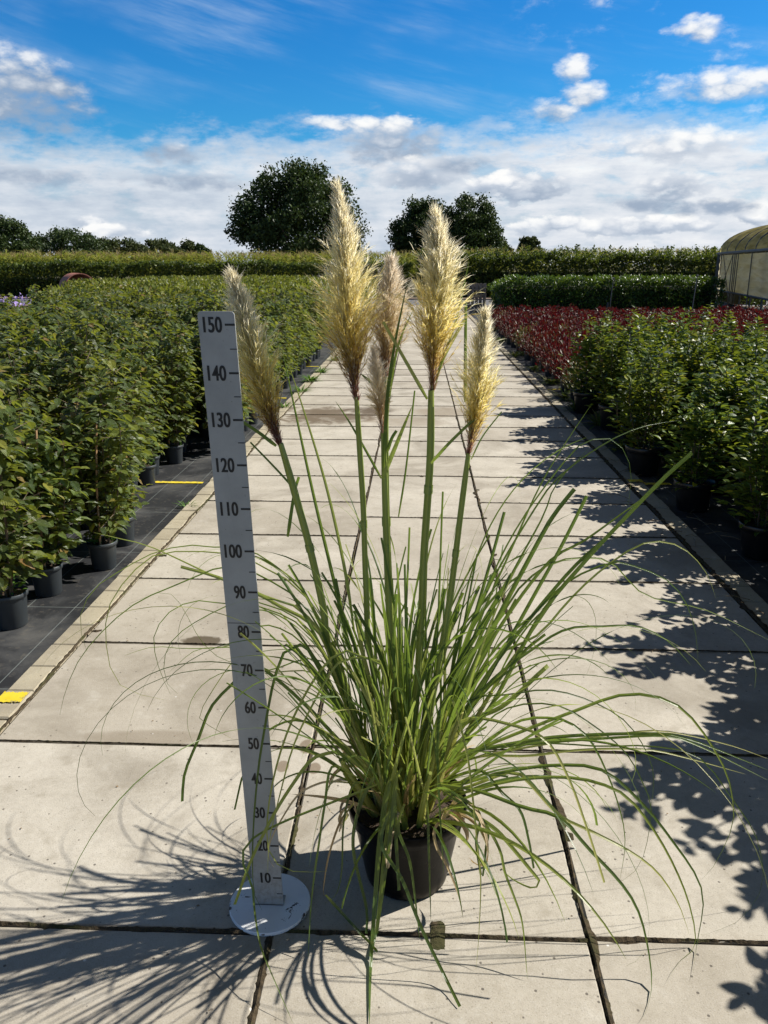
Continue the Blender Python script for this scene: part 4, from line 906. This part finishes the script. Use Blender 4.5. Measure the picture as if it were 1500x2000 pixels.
# blades that can be told apart in the photograph: sight-line points with the depth run from y0 to y1 off the plant's axis
def traced(m, pts, y0, y1, w, mode='taper', n=26, twist=.5, tw0=0.0, fold=.3):
    k = len(pts); out = []
    for i, (px, py) in enumerate(pts):
        Y = PY + y0 + (y1 - y0) * i / max(k - 1, 1); P = atY(px, py, Y)
        if P[2] < .006: P = atG(px, py, .006)
        out.append(P)
    C = catmull(out, n); C[:, 2] = np.maximum(C[:, 2], .005); ribbon(m, C, w, mode, (.15, -1, .25), twist, fold, tw0=tw0)
def c5(*a): return [(900 + x / 2.5, 1300 + y / 2.5) for x, y in a]
def c6(*a): return [(1050 + x / 3.333, 700 + y / 3.333) for x, y in a]
def c4(*a): return [(x / 3.0, 850 + y / 3.0) for x, y in a]
def c8(*a): return [(380 + x / 3.078, 1250 + y / 3.078) for x, y in a]
def c3(*a): return [(550 + x / 2.727, 1350 + y / 2.727) for x, y in a]
def c7(*a): return [(380 + x / 3.078, 600 + y / 3.078) for x, y in a]
def c1(*a): return [(420 + x / 2.679, 300 + y / 2.679) for x, y in a]
B0 = (805, 1540); B1 = (850, 1530); B2 = (740, 1530)
tr = lambda *a, **k: traced(fol, *a, **k)
# to the right
tr([B1] + c5((0, 440), (250, 380), (500, 345), (900, 332), (1100, 355), (1500, 510)), -.03, -.1, .0095)
tr([B1] + c5((0, 430), (300, 385), (700, 355), (1000, 345), (1180, 400), (1500, 560)), 0, .0, .008)
tr([B1] + c5((0, 470), (400, 385), (800, 330), (1000, 322), (1300, 385), (1500, 455)), .02, .1, .006)
tr([B1] + c5((0, 580), (200, 520), (480, 485), (700, 515), (900, 690), (1050, 880), (1150, 1030), (1183, 1160), (1150, 1370), (1130, 1530)), -.05, -.25, .0085)
tr([B1] + c5((0, 620), (250, 560), (520, 545), (720, 590), (850, 680), (1000, 900), (1110, 1150), (1145, 1370), (1060, 1450), (1005, 1550)), -.08, -.25, .008)
tr([B1] + c5((80, 610), (300, 690), (480, 740), (620, 890), (780, 1060), (870, 1210), (920, 1420), (930, 1580), (900, 1700), (870, 1748)), -.1, -.4, .0095)
tr([B1] + c5((0, 450), (350, 300), (560, 220), (750, 150), (900, 142), (1050, 190), (1170, 310), (1290, 510), (1330, 680), (1320, 800), (1240, 970), (1170, 1050)), 0, -.1, .0085)
tr([(830, 1500)] + c5((0, 270), (250, 290), (420, 370), (530, 560), (600, 750), (650, 900), (700, 1060)), -.05, -.3, .0085, 'cut')
tr([B1] + c5((0, 200), (250, 140), (440, 120), (650, 180), (820, 290), (930, 480), (935, 650), (885, 810)), .0, .05, .004)
tr([B1] + c5((150, 350), (300, 265), (400, 255), (500, 265), (620, 350), (720, 540), (790, 760), (800, 900), (775, 1050)), 0, -.2, .007)
tr([(880, 1575)] + c5((20, 715), (120, 780), (190, 900), (215, 1010), (260, 1130), (300, 1260), (325, 1530)), -.1, -.3, .0075)
tr([(885, 1580)] + c5((60, 730), (170, 800), (260, 900), (350, 1010), (382, 1052), (350, 1085), (250, 1040), (190, 980)), -.1, -.14, .011)
tr([B1] + c5((80, 510), (150, 560), (200, 620), (290, 710), (330, 850), (355, 990)), -.05, -.2, .009, 'cut')
tr([B1] + c5((60, 450), (330, 440), (600, 410), (900, 410), (1100, 450), (1390, 530)), .03, .15, .007)
tr([B1] + c5((0, 600), (240, 520), (330, 570), (480, 730), (640, 810), (830, 910), (960, 1010), (1060, 1160), (1115, 1310)), -.05, -.2, .009)
tr([B1] + c5((60, 560), (230, 520), (340, 580), (480, 720), (560, 800)), -.05, -.1, .005)
tr([B1] + c5((0, 300), (200, 200), (380, 40), (425, 0)), .05, .12, .015, 'cut', twist=.2)
tr([B1] + c5((100, 300), (250, 200), (450, 190), (600, 260), (800, 420), (900, 600), (930, 720), (880, 960), (780, 1055), (730, 1050)), .0, -.1, .004)
tr([B1] + c5((180, 430), (380, 380), (700, 395), (860, 390), (1150, 440), (1330, 660), (1440, 830), (1475, 1000), (1460, 1110), (1350, 1250), (1180, 1318)), 0, -.1, .0038)
# up to the right
tr([(860, 1480)] + c6((-330, 2300), (0, 1700), (300, 1330), (530, 1080), (800, 800), (1005, 615)), .02, .1, .012, 'cut', twist=.3)
tr([(850, 1480), (930, 1290)] + c6((0, 1200), (120, 1000), (240, 850)), .02, .12, .014, 'cut', twist=.2)
tr([(860, 1480), (960, 1310)] + c6((0, 1500), (150, 1230), (320, 895)), .0, .05, .011, 'cut', twist=.2)
tr([(850, 1460), (930, 1230), (1000, 1070)] + c6((0, 860), (150, 600), (350, 300)), .05, .2, .006)
tr([(850, 1460), (930, 1200)] + c6((0, 950), (200, 720), (480, 530), (700, 440), (910, 405)), .05, .25, .0055)
tr([(850, 1460), (940, 1180), (1010, 1030)] + c6((200, 640), (330, 540), (430, 518), (520, 545), (580, 640), (610, 740), (600, 880), (580, 1000)), .05, .2, .0045)
tr([(850, 1480), (950, 1300)] + c6((0, 1800), (200, 1580), (400, 1390), (650, 1220), (830, 1195), (980, 1260), (1100, 1400), (1160, 1560)), .05, .2, .0065)
tr([(850, 1480), (950, 1290)] + c6((0, 1640), (200, 1450), (480, 1330), (650, 1360), (850, 1450), (970, 1600), (1030, 1800), (1045, 2000)), .05, .1, .0060)
tr([(850, 1500), (940, 1350)] + c6((0, 1870), (200, 1760), (420, 1745), (650, 1745), (850, 1840), (1000, 2000)), .02, .1, .0075)
tr([(850, 1480), (980, 1200), (1060, 1110), (1130, 1090)] + c6((480, 1330), (700, 1540), (1100, 1640), (1500, 1830)), .05, .3, .0055)
tr([(850, 1480), (930, 1260), (1000, 1120), (1060, 1010)] + c6((120, 820), (330, 590)), .06, .2, .007)
tr([(850, 1480), (930, 1300), (1060, 1110), (1150, 1050), (1290, 948)], .0, .12, .010, twist=.3)
tr([(850, 1490), (950, 1320), (1100, 1130), (1190, 1045)], .0, .1, .011, 'cut', twist=.3)
tr([(840, 1480), (910, 1260), (960, 1090), (985, 1000)], .0, .1, .010, 'cut', twist=.3)
# up the middle
for L_, y0, y1, w in ((c7((900, 1960), (850, 1700), (720, 1150), (600, 600), (525, 240)), .02, .06, .0085), (c7((960, 1950), (900, 1560), (790, 1070), (650, 600), (560, 330)), .02, .10, .0080),
    (c1((880, 1700), (900, 1290), (940, 1000), (1005, 680)), -.02, -.04, .0085), (c1((890, 1500), (910, 1270), (960, 1000), (1040, 810)), .02, .06, .0075), (c1((1110, 1285), (960, 1020), (880, 880)), -.02, -.05, .0085),
    (c1((1120, 1300), (1175, 1110), (1260, 870), (1330, 560)), .0, .05, .0075), (c1((1120, 1300), (1190, 1080), (1305, 870)), .02, .03, .0095), (c1((1308, 1300), (1310, 1000), (1312, 780)), .08, .08, .0085),
    (c1((870, 1240), (760, 1150)), .02, .04, .0085), (c1((875, 1700), (900, 1640), (970, 1470), (1032, 1320)), -.03, -.06, .0105), (c1((960, 1900), (1000, 1640), (1045, 1240)), .04, .06, .005),
    (c1((320, 1530), (230, 1460), (140, 1400)), -.01, -.03, .0090), (c1((420, 1760), (320, 1650), (185, 1510)), -.01, -.03, .0055), (c1((1130, 1620), (1230, 1510), (1355, 1390)), -.02, -.05, .0080), (c1((870, 1700), (770, 1520), (700, 1400), (630, 1295)), .03, .05, .006),
    (c1((1340, 1600), (1400, 1480), (1500, 1350)), .02, .1, .004), (c1((900, 1560), (925, 1490), (950, 1450)), .01, .02, .009), (c7((560, 1380), (600, 1120), (628, 1020)), -.01, -.02, .009)):
    tr(L_, y0, y1, w, 'cut' if len(L_) == 3 else 'taper', twist=.25)
for x0, y0_, x1, y1_, w in ((690, 1290, 655, 1130, .012), (750, 1300, 690, 1180, .011), (800, 1300, 820, 1190, .011), (860, 1290, 900, 1180, .011), (905, 1290, 1000, 1120, .012), (770, 1300, 775, 1160, .009), (715, 1300, 700, 1210, .012), (840, 1300, 870, 1150, .010), (880, 1340, 985, 1195, .011), (790, 1320, 800, 1030, .006), (850, 1300, 865, 960, .006), (780, 1250, 745, 1050, .007)):
    tr([(805 + (x0 - 805) * .3, 1500), (x0, y0_), (x1, y1_)], rng.normal() * .03, rng.normal() * .08, w, 'cut', n=12, twist=.3)
# to the left
tr([B2, (640, 1260), (540, 1180)] + c4((1300, 840), (1060, 770)), .0, .05, .011, 'cut', twist=.2)
tr([B2, (620, 1230), (520, 1165)] + c4((1290, 840), (900, 660), (700, 605), (550, 570)), .03, .15, .0075)
tr([B2, (620, 1260), (510, 1185)] + c4((1330, 990), (1150, 970), (1000, 1030), (910, 1150), (905, 1260), (940, 1390), (1000, 1520)), .0, .05, .004)
tr([B2, (620, 1220), (500, 1120)] + c4((1310, 770), (1050, 870), (820, 970), (650, 1100), (480, 1290), (390, 1480), (350, 1640)), .0, .0, .0045)
tr([B2, (620, 1200), (500, 1080)] + c4((1290, 660), (1100, 645), (900, 690), (730, 780), (550, 900), (470, 1060), (480, 1180), (510, 1270)), .05, .1, .004)
tr([B2, (620, 1200), (500, 1100)] + c4((1300, 690), (950, 690), (780, 800), (640, 1000), (620, 1200), (660, 1400), (760, 1500), (960, 1550)), .02, .05, .004)
tr([B2, (620, 1250), (500, 1175)] + c4((1330, 1000), (1050, 1160), (960, 1320), (990, 1480), (1040, 1515)), .0, .0, .004)
tr([B2, (620, 1290), (520, 1220)] + c4((1360, 1230), (1100, 1250), (900, 1240), (730, 1290)), .0, .05, .0045)
tr([B2, (620, 1300), (520, 1270)] + c4((1360, 1330), (1190, 1220), (1000, 930), (750, 990)), .1, .1, .002)
tr([B2, (600, 1380), (520, 1310)] + c8((350, 150), (235, 255), (100, 400), (20, 600), (-60, 800), (-75, 970)), -.05, -.1, .010, 'cut')
tr([B2, (620, 1300), (590, 1260)] + c8((550, 55), (480, 230), (430, 480), (380, 800), (350, 1200), (355, 1500), (405, 1625)), -.15, -.22, .0075)
tr([(760, 1480), (745, 1300)] + c8((985, 100), (900, 65), (780, 150), (640, 370), (540, 600), (470, 850), (435, 1100), (450, 1280), (530, 1370), (640, 1395), (800, 1390)), -.12, -.24, .0065)
tr([(765, 1480), (750, 1310)] + c8((985, 110), (860, 140), (740, 330), (600, 620), (520, 900), (450, 1200), (440, 1400)), -.12, -.26, .006)
tr([B2] + c8((900, 690), (800, 680), (700, 720), (600, 850), (480, 1040), (340, 1320), (240, 1590)), -.1, -.24, .0105, 'cut')
tr([B2] + c8((700, 500), (420, 560), (330, 780), (290, 810), (240, 1020)), .0, .02, .0075, 'cut')
tr([B2, (640, 1300)] + c8((430, 180), (300, 60), (150, 45), (0, 65), (-150, 190)), .0, .1, .0045)
tr([B2, (640, 1330)] + c8((440, 190), (330, 110), (230, 130), (50, 400), (40, 480), (235, 600)), -.1, -.1, .0035)
tr([B2] + c8((340, 1200), (350, 1500), (370, 1700), (400, 1850), (460, 2000), (590, 2300)), -.15, -.45, .0065)
# in front
tr([(775, 1490), (757, 1540), (742, 1640), (733, 1750), (724, 1880), (721, 2010)], -.14, -.26, .014, 'taper', twist=.2)
tr([(770, 1500), (765, 1560), (752, 1660), (742, 1760), (735, 1822)], -.15, -.23, .013, 'cut', twist=.2)
tr([(785, 1500), (775, 1515), (768, 1580), (755, 1680), (738, 1800), (722, 1870)], -.16, -.22, .011, 'cut', twist=.2)
tr([(770, 1500)] + c3((600, 500), (610, 800), (625, 1060)), -.13, -.20, .010, 'cut', twist=.2)
tr([(770, 1560)] + c3((530, 800), (640, 1000), (740, 1250), (860, 1500), (950, 1680)), -.17, -.4, .0095, 'cut', twist=.2)
tr([(850, 1450)] + c3((840, 100), (830, 300), (840, 600), (865, 990)), -.15, -.22, .007)
tr([(860, 1420)] + c3((900, 30), (980, 300), (1010, 500), (1040, 800), (1060, 1000), (1050, 1300), (1035, 1480)), -.15, -.3, .0055)
tr([(830, 1560)] + c3((775, 600), (785, 900), (795, 1230)), -.16, -.21, .0065)
tr([(790, 1570)] + c3((620, 730), (680, 900), (710, 1100), (735, 1320)), -.16, -.22, .008)
tr([(700, 1520)] + c3((270, 400), (230, 600), (200, 800), (160, 1100), (140, 1430)), -.12, -.26, .0065)
tr([(715, 1530)] + c3((380, 500), (330, 700), (320, 950), (290, 1080), (225, 1130)), -.12, -.2, .0055)
traced(dry, [(690, 1570)] + c3((310, 700), (250, 880), (222, 1060), (235, 1090)), -.12, -.2, .006)
tr(c3((235, 1085), (330, 1190), (430, 1300), (510, 1385)), -.2, -.22, .008, 'cut')
tr([(855, 1530)] + c3((1045, 640), (1035, 800), (1060, 980)), -.1, -.16, .010, 'cut'); tr([(860, 1540)] + c3((1080, 700), (1085, 850), (1070, 985)), -.1, -.16, .009, 'cut')
tr([(890, 1560)] + c3((960, 620), (940, 780)), -.05, -.08, .009, 'cut')
traced(dry, [(850, 1590)] + c3((890, 640), (815, 730), (825, 830), (880, 930), (940, 1080), (965, 1200)), -.14, -.22, .008)
traced(dry, [(690, 1530)] + c3((290, 480), (200, 490), (90, 550), (0, 680), (-60, 800), (-70, 880), (-40, 940)), -.1, -.2, .006)
tr([(740, 1500)] + c3((420, 600), (380, 830), (450, 1150), (450, 1290)), -.14, -.2, .010, 'cut')
part(fol, 'foliage', MAT['blade'], pg, False); part(til, 'tillers', MAT['sheath'], pg, True); part(dry, 'dry_leaves', MAT['dry'], pg, False)

# flower stems with their plumes
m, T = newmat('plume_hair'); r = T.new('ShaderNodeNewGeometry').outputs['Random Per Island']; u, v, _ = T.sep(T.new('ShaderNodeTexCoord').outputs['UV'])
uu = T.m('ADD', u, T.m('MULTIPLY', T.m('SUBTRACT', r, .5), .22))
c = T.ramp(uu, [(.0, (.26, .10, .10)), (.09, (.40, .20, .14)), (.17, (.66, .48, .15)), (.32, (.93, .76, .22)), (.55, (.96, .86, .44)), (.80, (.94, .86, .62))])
k = T.sep(T.noise(T.comb(T.m('MULTIPLY', r, 97), 0, 0), 5, 1, out=1))[0]
c = T.mix(T.m('MULTIPLY', T.m('GREATER_THAN', r, .86), .75), c, (.86, .83, .76)); c = T.mix(T.m('MULTIPLY', T.m('LESS_THAN', r, .09), .5), c, (.42, .28, .12))
p = prin(T, c, .5, None, .35); t = T.new('ShaderNodeBsdfTranslucent'); T.put(t.inputs[0], c); mx = T.new('ShaderNodeMixShader'); mx.inputs[0].default_value = .80
T.l.new(p, mx.inputs[1]); T.l.new(t.outputs[0], mx.inputs[2]); finish(T, mx.outputs[0]); MAT['plume'] = m
m2, T = newmat('plume_hair_pinkish'); r = T.new('ShaderNodeNewGeometry').outputs['Random Per Island']; u, v, _ = T.sep(T.new('ShaderNodeTexCoord').outputs['UV']); uu = T.m('ADD', u, T.m('MULTIPLY', T.m('SUBTRACT', r, .5), .22))
c = T.ramp(uu, [(.0, (.24, .10, .09)), (.14, (.46, .28, .15)), (.30, (.74, .57, .27)), (.55, (.88, .75, .50)), (.85, (.92, .82, .66))]); c = T.mix(T.m('MULTIPLY', T.m('GREATER_THAN', r, .88), .7), c, (.85, .82, .76))
c = T.mix(T.m('MULTIPLY', T.m('LESS_THAN', r, .12), .5), c, (.42, .28, .18))
p = prin(T, c, .5, None, .35); t = T.new('ShaderNodeBsdfTranslucent'); T.put(t.inputs[0], c); mx = T.new('ShaderNodeMixShader'); mx.inputs[0].default_value = .62
T.l.new(p, mx.inputs[1]); T.l.new(t.outputs[0], mx.inputs[2]); finish(T, mx.outputs[0]); MAT['plume_pink'] = m2

def hairs(m, P0, D, L, w, u, rows=2, curl=None):
    """many tapering hairs at once: bases P0, directions D, lengths L"""
    n = len(P0); side = unit(np.cross(D, rdir(n))); bend = (rdir(n) * .16 - np.array([0, 0, .14]) if curl is None else curl) * L[:, None]
    t = np.linspace(0, 1, rows + 1); V = []; ww = (np.array([.8, 1, .12]) if rows == 2 else np.array([.7, 1, .7, .1]))
    for i, x in enumerate(t):
        c = P0 + D * (L * x)[:, None] + bend * x * x; h = side * (w * ww[i] * .5)[:, None]; V += [c - h, c + h]
    V = np.stack(V, 1); base = np.arange(n)[:, None, None] * (2 * rows + 2); F = np.array([(2 * i, 2 * i + 2, 2 * i + 3, 2 * i + 1) for i in range(rows)])[None] + base
    m.add(V.reshape(-1, 3), F.reshape(-1, 4), np.stack([np.repeat(u, 2 * rows + 2), np.tile(np.repeat(t, 2), n)], 1))
def plume(axis_px, Y, rmax, prof, nb, per0, seed, lean=(0, 0, 0), stray=0.10):
    global rng; per0 = int(per0 * 2.0)
    keep = rng; rng = np.random.default_rng(seed); C = catmull([atY(px, py, Y) for px, py in axis_px][::-1], 40); m = M(); n = len(C); Lx = np.linalg.norm(C[-1] - C[0])
    tube(m, C, np.linspace(.0035, .0008, n), 5)
    Ta = unit(np.gradient(C, axis=0)); ps = np.array(prof); lean = np.array(lean)
    s0 = np.sort(rng.random(nb) ** .95) * .87; A = []; 
    for q in s0:
        i = q * (n - 1); i0 = int(i); f = i - i0; c = C[i0] * (1 - f) + C[min(i0 + 1, n - 1)] * f; ax = Ta[i0]
        a = rng.uniform(0, 6.283); e1 = unit(np.cross(ax, [0, 1, .01])); e2 = np.cross(ax, e1); rad = e1 * math.cos(a) + e2 * math.sin(a)
        # a branchlet rises along the axis and opens to the outline radius above its base
        bl = Lx * rng.uniform(.22, .36) * (1.0 - .42 * q); qe = min(q + bl / Lx * .9, 1.0); rr = np.interp(qe, ps[:, 0], ps[:, 1]) * rmax * (rng.uniform(.15, 1.10) if rng.random() > stray else rng.uniform(1.15, 1.5))
        k = 7; t = np.linspace(0, 1, k); ie = np.clip((q + (qe - q) * t) * (n - 1), 0, n - 1).astype(int); B = C[ie] + (rad + lean * .5)[None] * (rr * t ** 1.25)[:, None] 
        over = max(0, q + bl / Lx * .9 - 1.0); B = B + ax * (over * Lx * .05 * t)[:, None]
        if rng.random() < .45: B[-2:] += (rad * .004 + np.array([0, 0, -.004])) * np.array([[.4], [1.2]])
        tube(m, B, np.linspace(.0007, .0003, k), 3, cap=False)
        per = per0
        u = np.interp(np.linspace(0, 1, per), t, q + (qe - q) * t); m.U[-1][:, 0] = q
        tt = rng.uniform(.12, 1.0, per); P0 = np.stack([np.interp(tt, t, B[:, j]) for j in range(3)], 1); bd = unit(B[-1] - B[2]); D_ = unit(bd + (rdir(per) * .42 + rad * .20) * min(1, .22 + q * 3.5))
        hairs(m, P0 + rng.normal(size=(per, 3)) * .0015, D_, rng.uniform(.012, .030, per) * (.65 if q < .12 else 1), rng.uniform(.0006, .0013, per), np.clip(q + (qe - q) * tt, 0, 1))
    # fine hairs close in on the axis so that the core is full
    k = nb * 4; q = rng.random(k) * .9; ii = (q * (n - 1)).astype(int); v = rdir(k); rr = np.interp(q, ps[:, 0], ps[:, 1]) * rmax * rng.random(k) ** .5 * .8
    hairs(m, C[ii] + v * rr[:, None], unit(Ta[ii] + v * .30 + rdir(k) * .22), rng.uniform(.016, .036, k), rng.uniform(.0008, .0016, k), q)
    rng = keep; return m
PROF = [(0, .05), (.12, .13), (.22, .30), (.34, .72), (.46, .97), (.55, 1.0), (.66, .70), (.80, .34), (.92, .13), (1.0, .02)]
PROFS = [(0, .06), (.15, .2), (.28, .5), (.42, .85), (.56, 1.0), (.7, .76), (.84, .40), (1.0, .06)]
def flower(axis_px, stem_px, Y, rmax, prof, nb, per, seed, rad, mat='plume', lean=(0, 0, 0), stray=.10):
    pts = [atY(px, py, Y) for px, py in stem_px]; base = np.array([PX + (pts[-1][0] - PX) * .22, PY + (Y - PY) * .4, .23]); C = catmull(pts + [base], 30); m = M()
    rr = np.interp(np.linspace(0, 1, 30), [0, .08, .5, 1], [rad * .75, rad, rad * 1.05, rad * .9]); tube(m, C, rr, 10)
    for i in (int(6 + seed % 4), 16): tube(m, C[i:i + 2] * .5 + C[i] * .5, rad * 1.22, 10)
    # a leaf sheath wrapped round the stem and parting from it near the top
    S_ = C[1:16] + np.array([.2, -.9, 0]) * rad * .55; ribbon(m, S_[::-1], rad * 2.1, 'flat', (.1, -1, .2), .3, .6)
    st = part(m, 'flower_stem', MAT['stalk'], pg, True)
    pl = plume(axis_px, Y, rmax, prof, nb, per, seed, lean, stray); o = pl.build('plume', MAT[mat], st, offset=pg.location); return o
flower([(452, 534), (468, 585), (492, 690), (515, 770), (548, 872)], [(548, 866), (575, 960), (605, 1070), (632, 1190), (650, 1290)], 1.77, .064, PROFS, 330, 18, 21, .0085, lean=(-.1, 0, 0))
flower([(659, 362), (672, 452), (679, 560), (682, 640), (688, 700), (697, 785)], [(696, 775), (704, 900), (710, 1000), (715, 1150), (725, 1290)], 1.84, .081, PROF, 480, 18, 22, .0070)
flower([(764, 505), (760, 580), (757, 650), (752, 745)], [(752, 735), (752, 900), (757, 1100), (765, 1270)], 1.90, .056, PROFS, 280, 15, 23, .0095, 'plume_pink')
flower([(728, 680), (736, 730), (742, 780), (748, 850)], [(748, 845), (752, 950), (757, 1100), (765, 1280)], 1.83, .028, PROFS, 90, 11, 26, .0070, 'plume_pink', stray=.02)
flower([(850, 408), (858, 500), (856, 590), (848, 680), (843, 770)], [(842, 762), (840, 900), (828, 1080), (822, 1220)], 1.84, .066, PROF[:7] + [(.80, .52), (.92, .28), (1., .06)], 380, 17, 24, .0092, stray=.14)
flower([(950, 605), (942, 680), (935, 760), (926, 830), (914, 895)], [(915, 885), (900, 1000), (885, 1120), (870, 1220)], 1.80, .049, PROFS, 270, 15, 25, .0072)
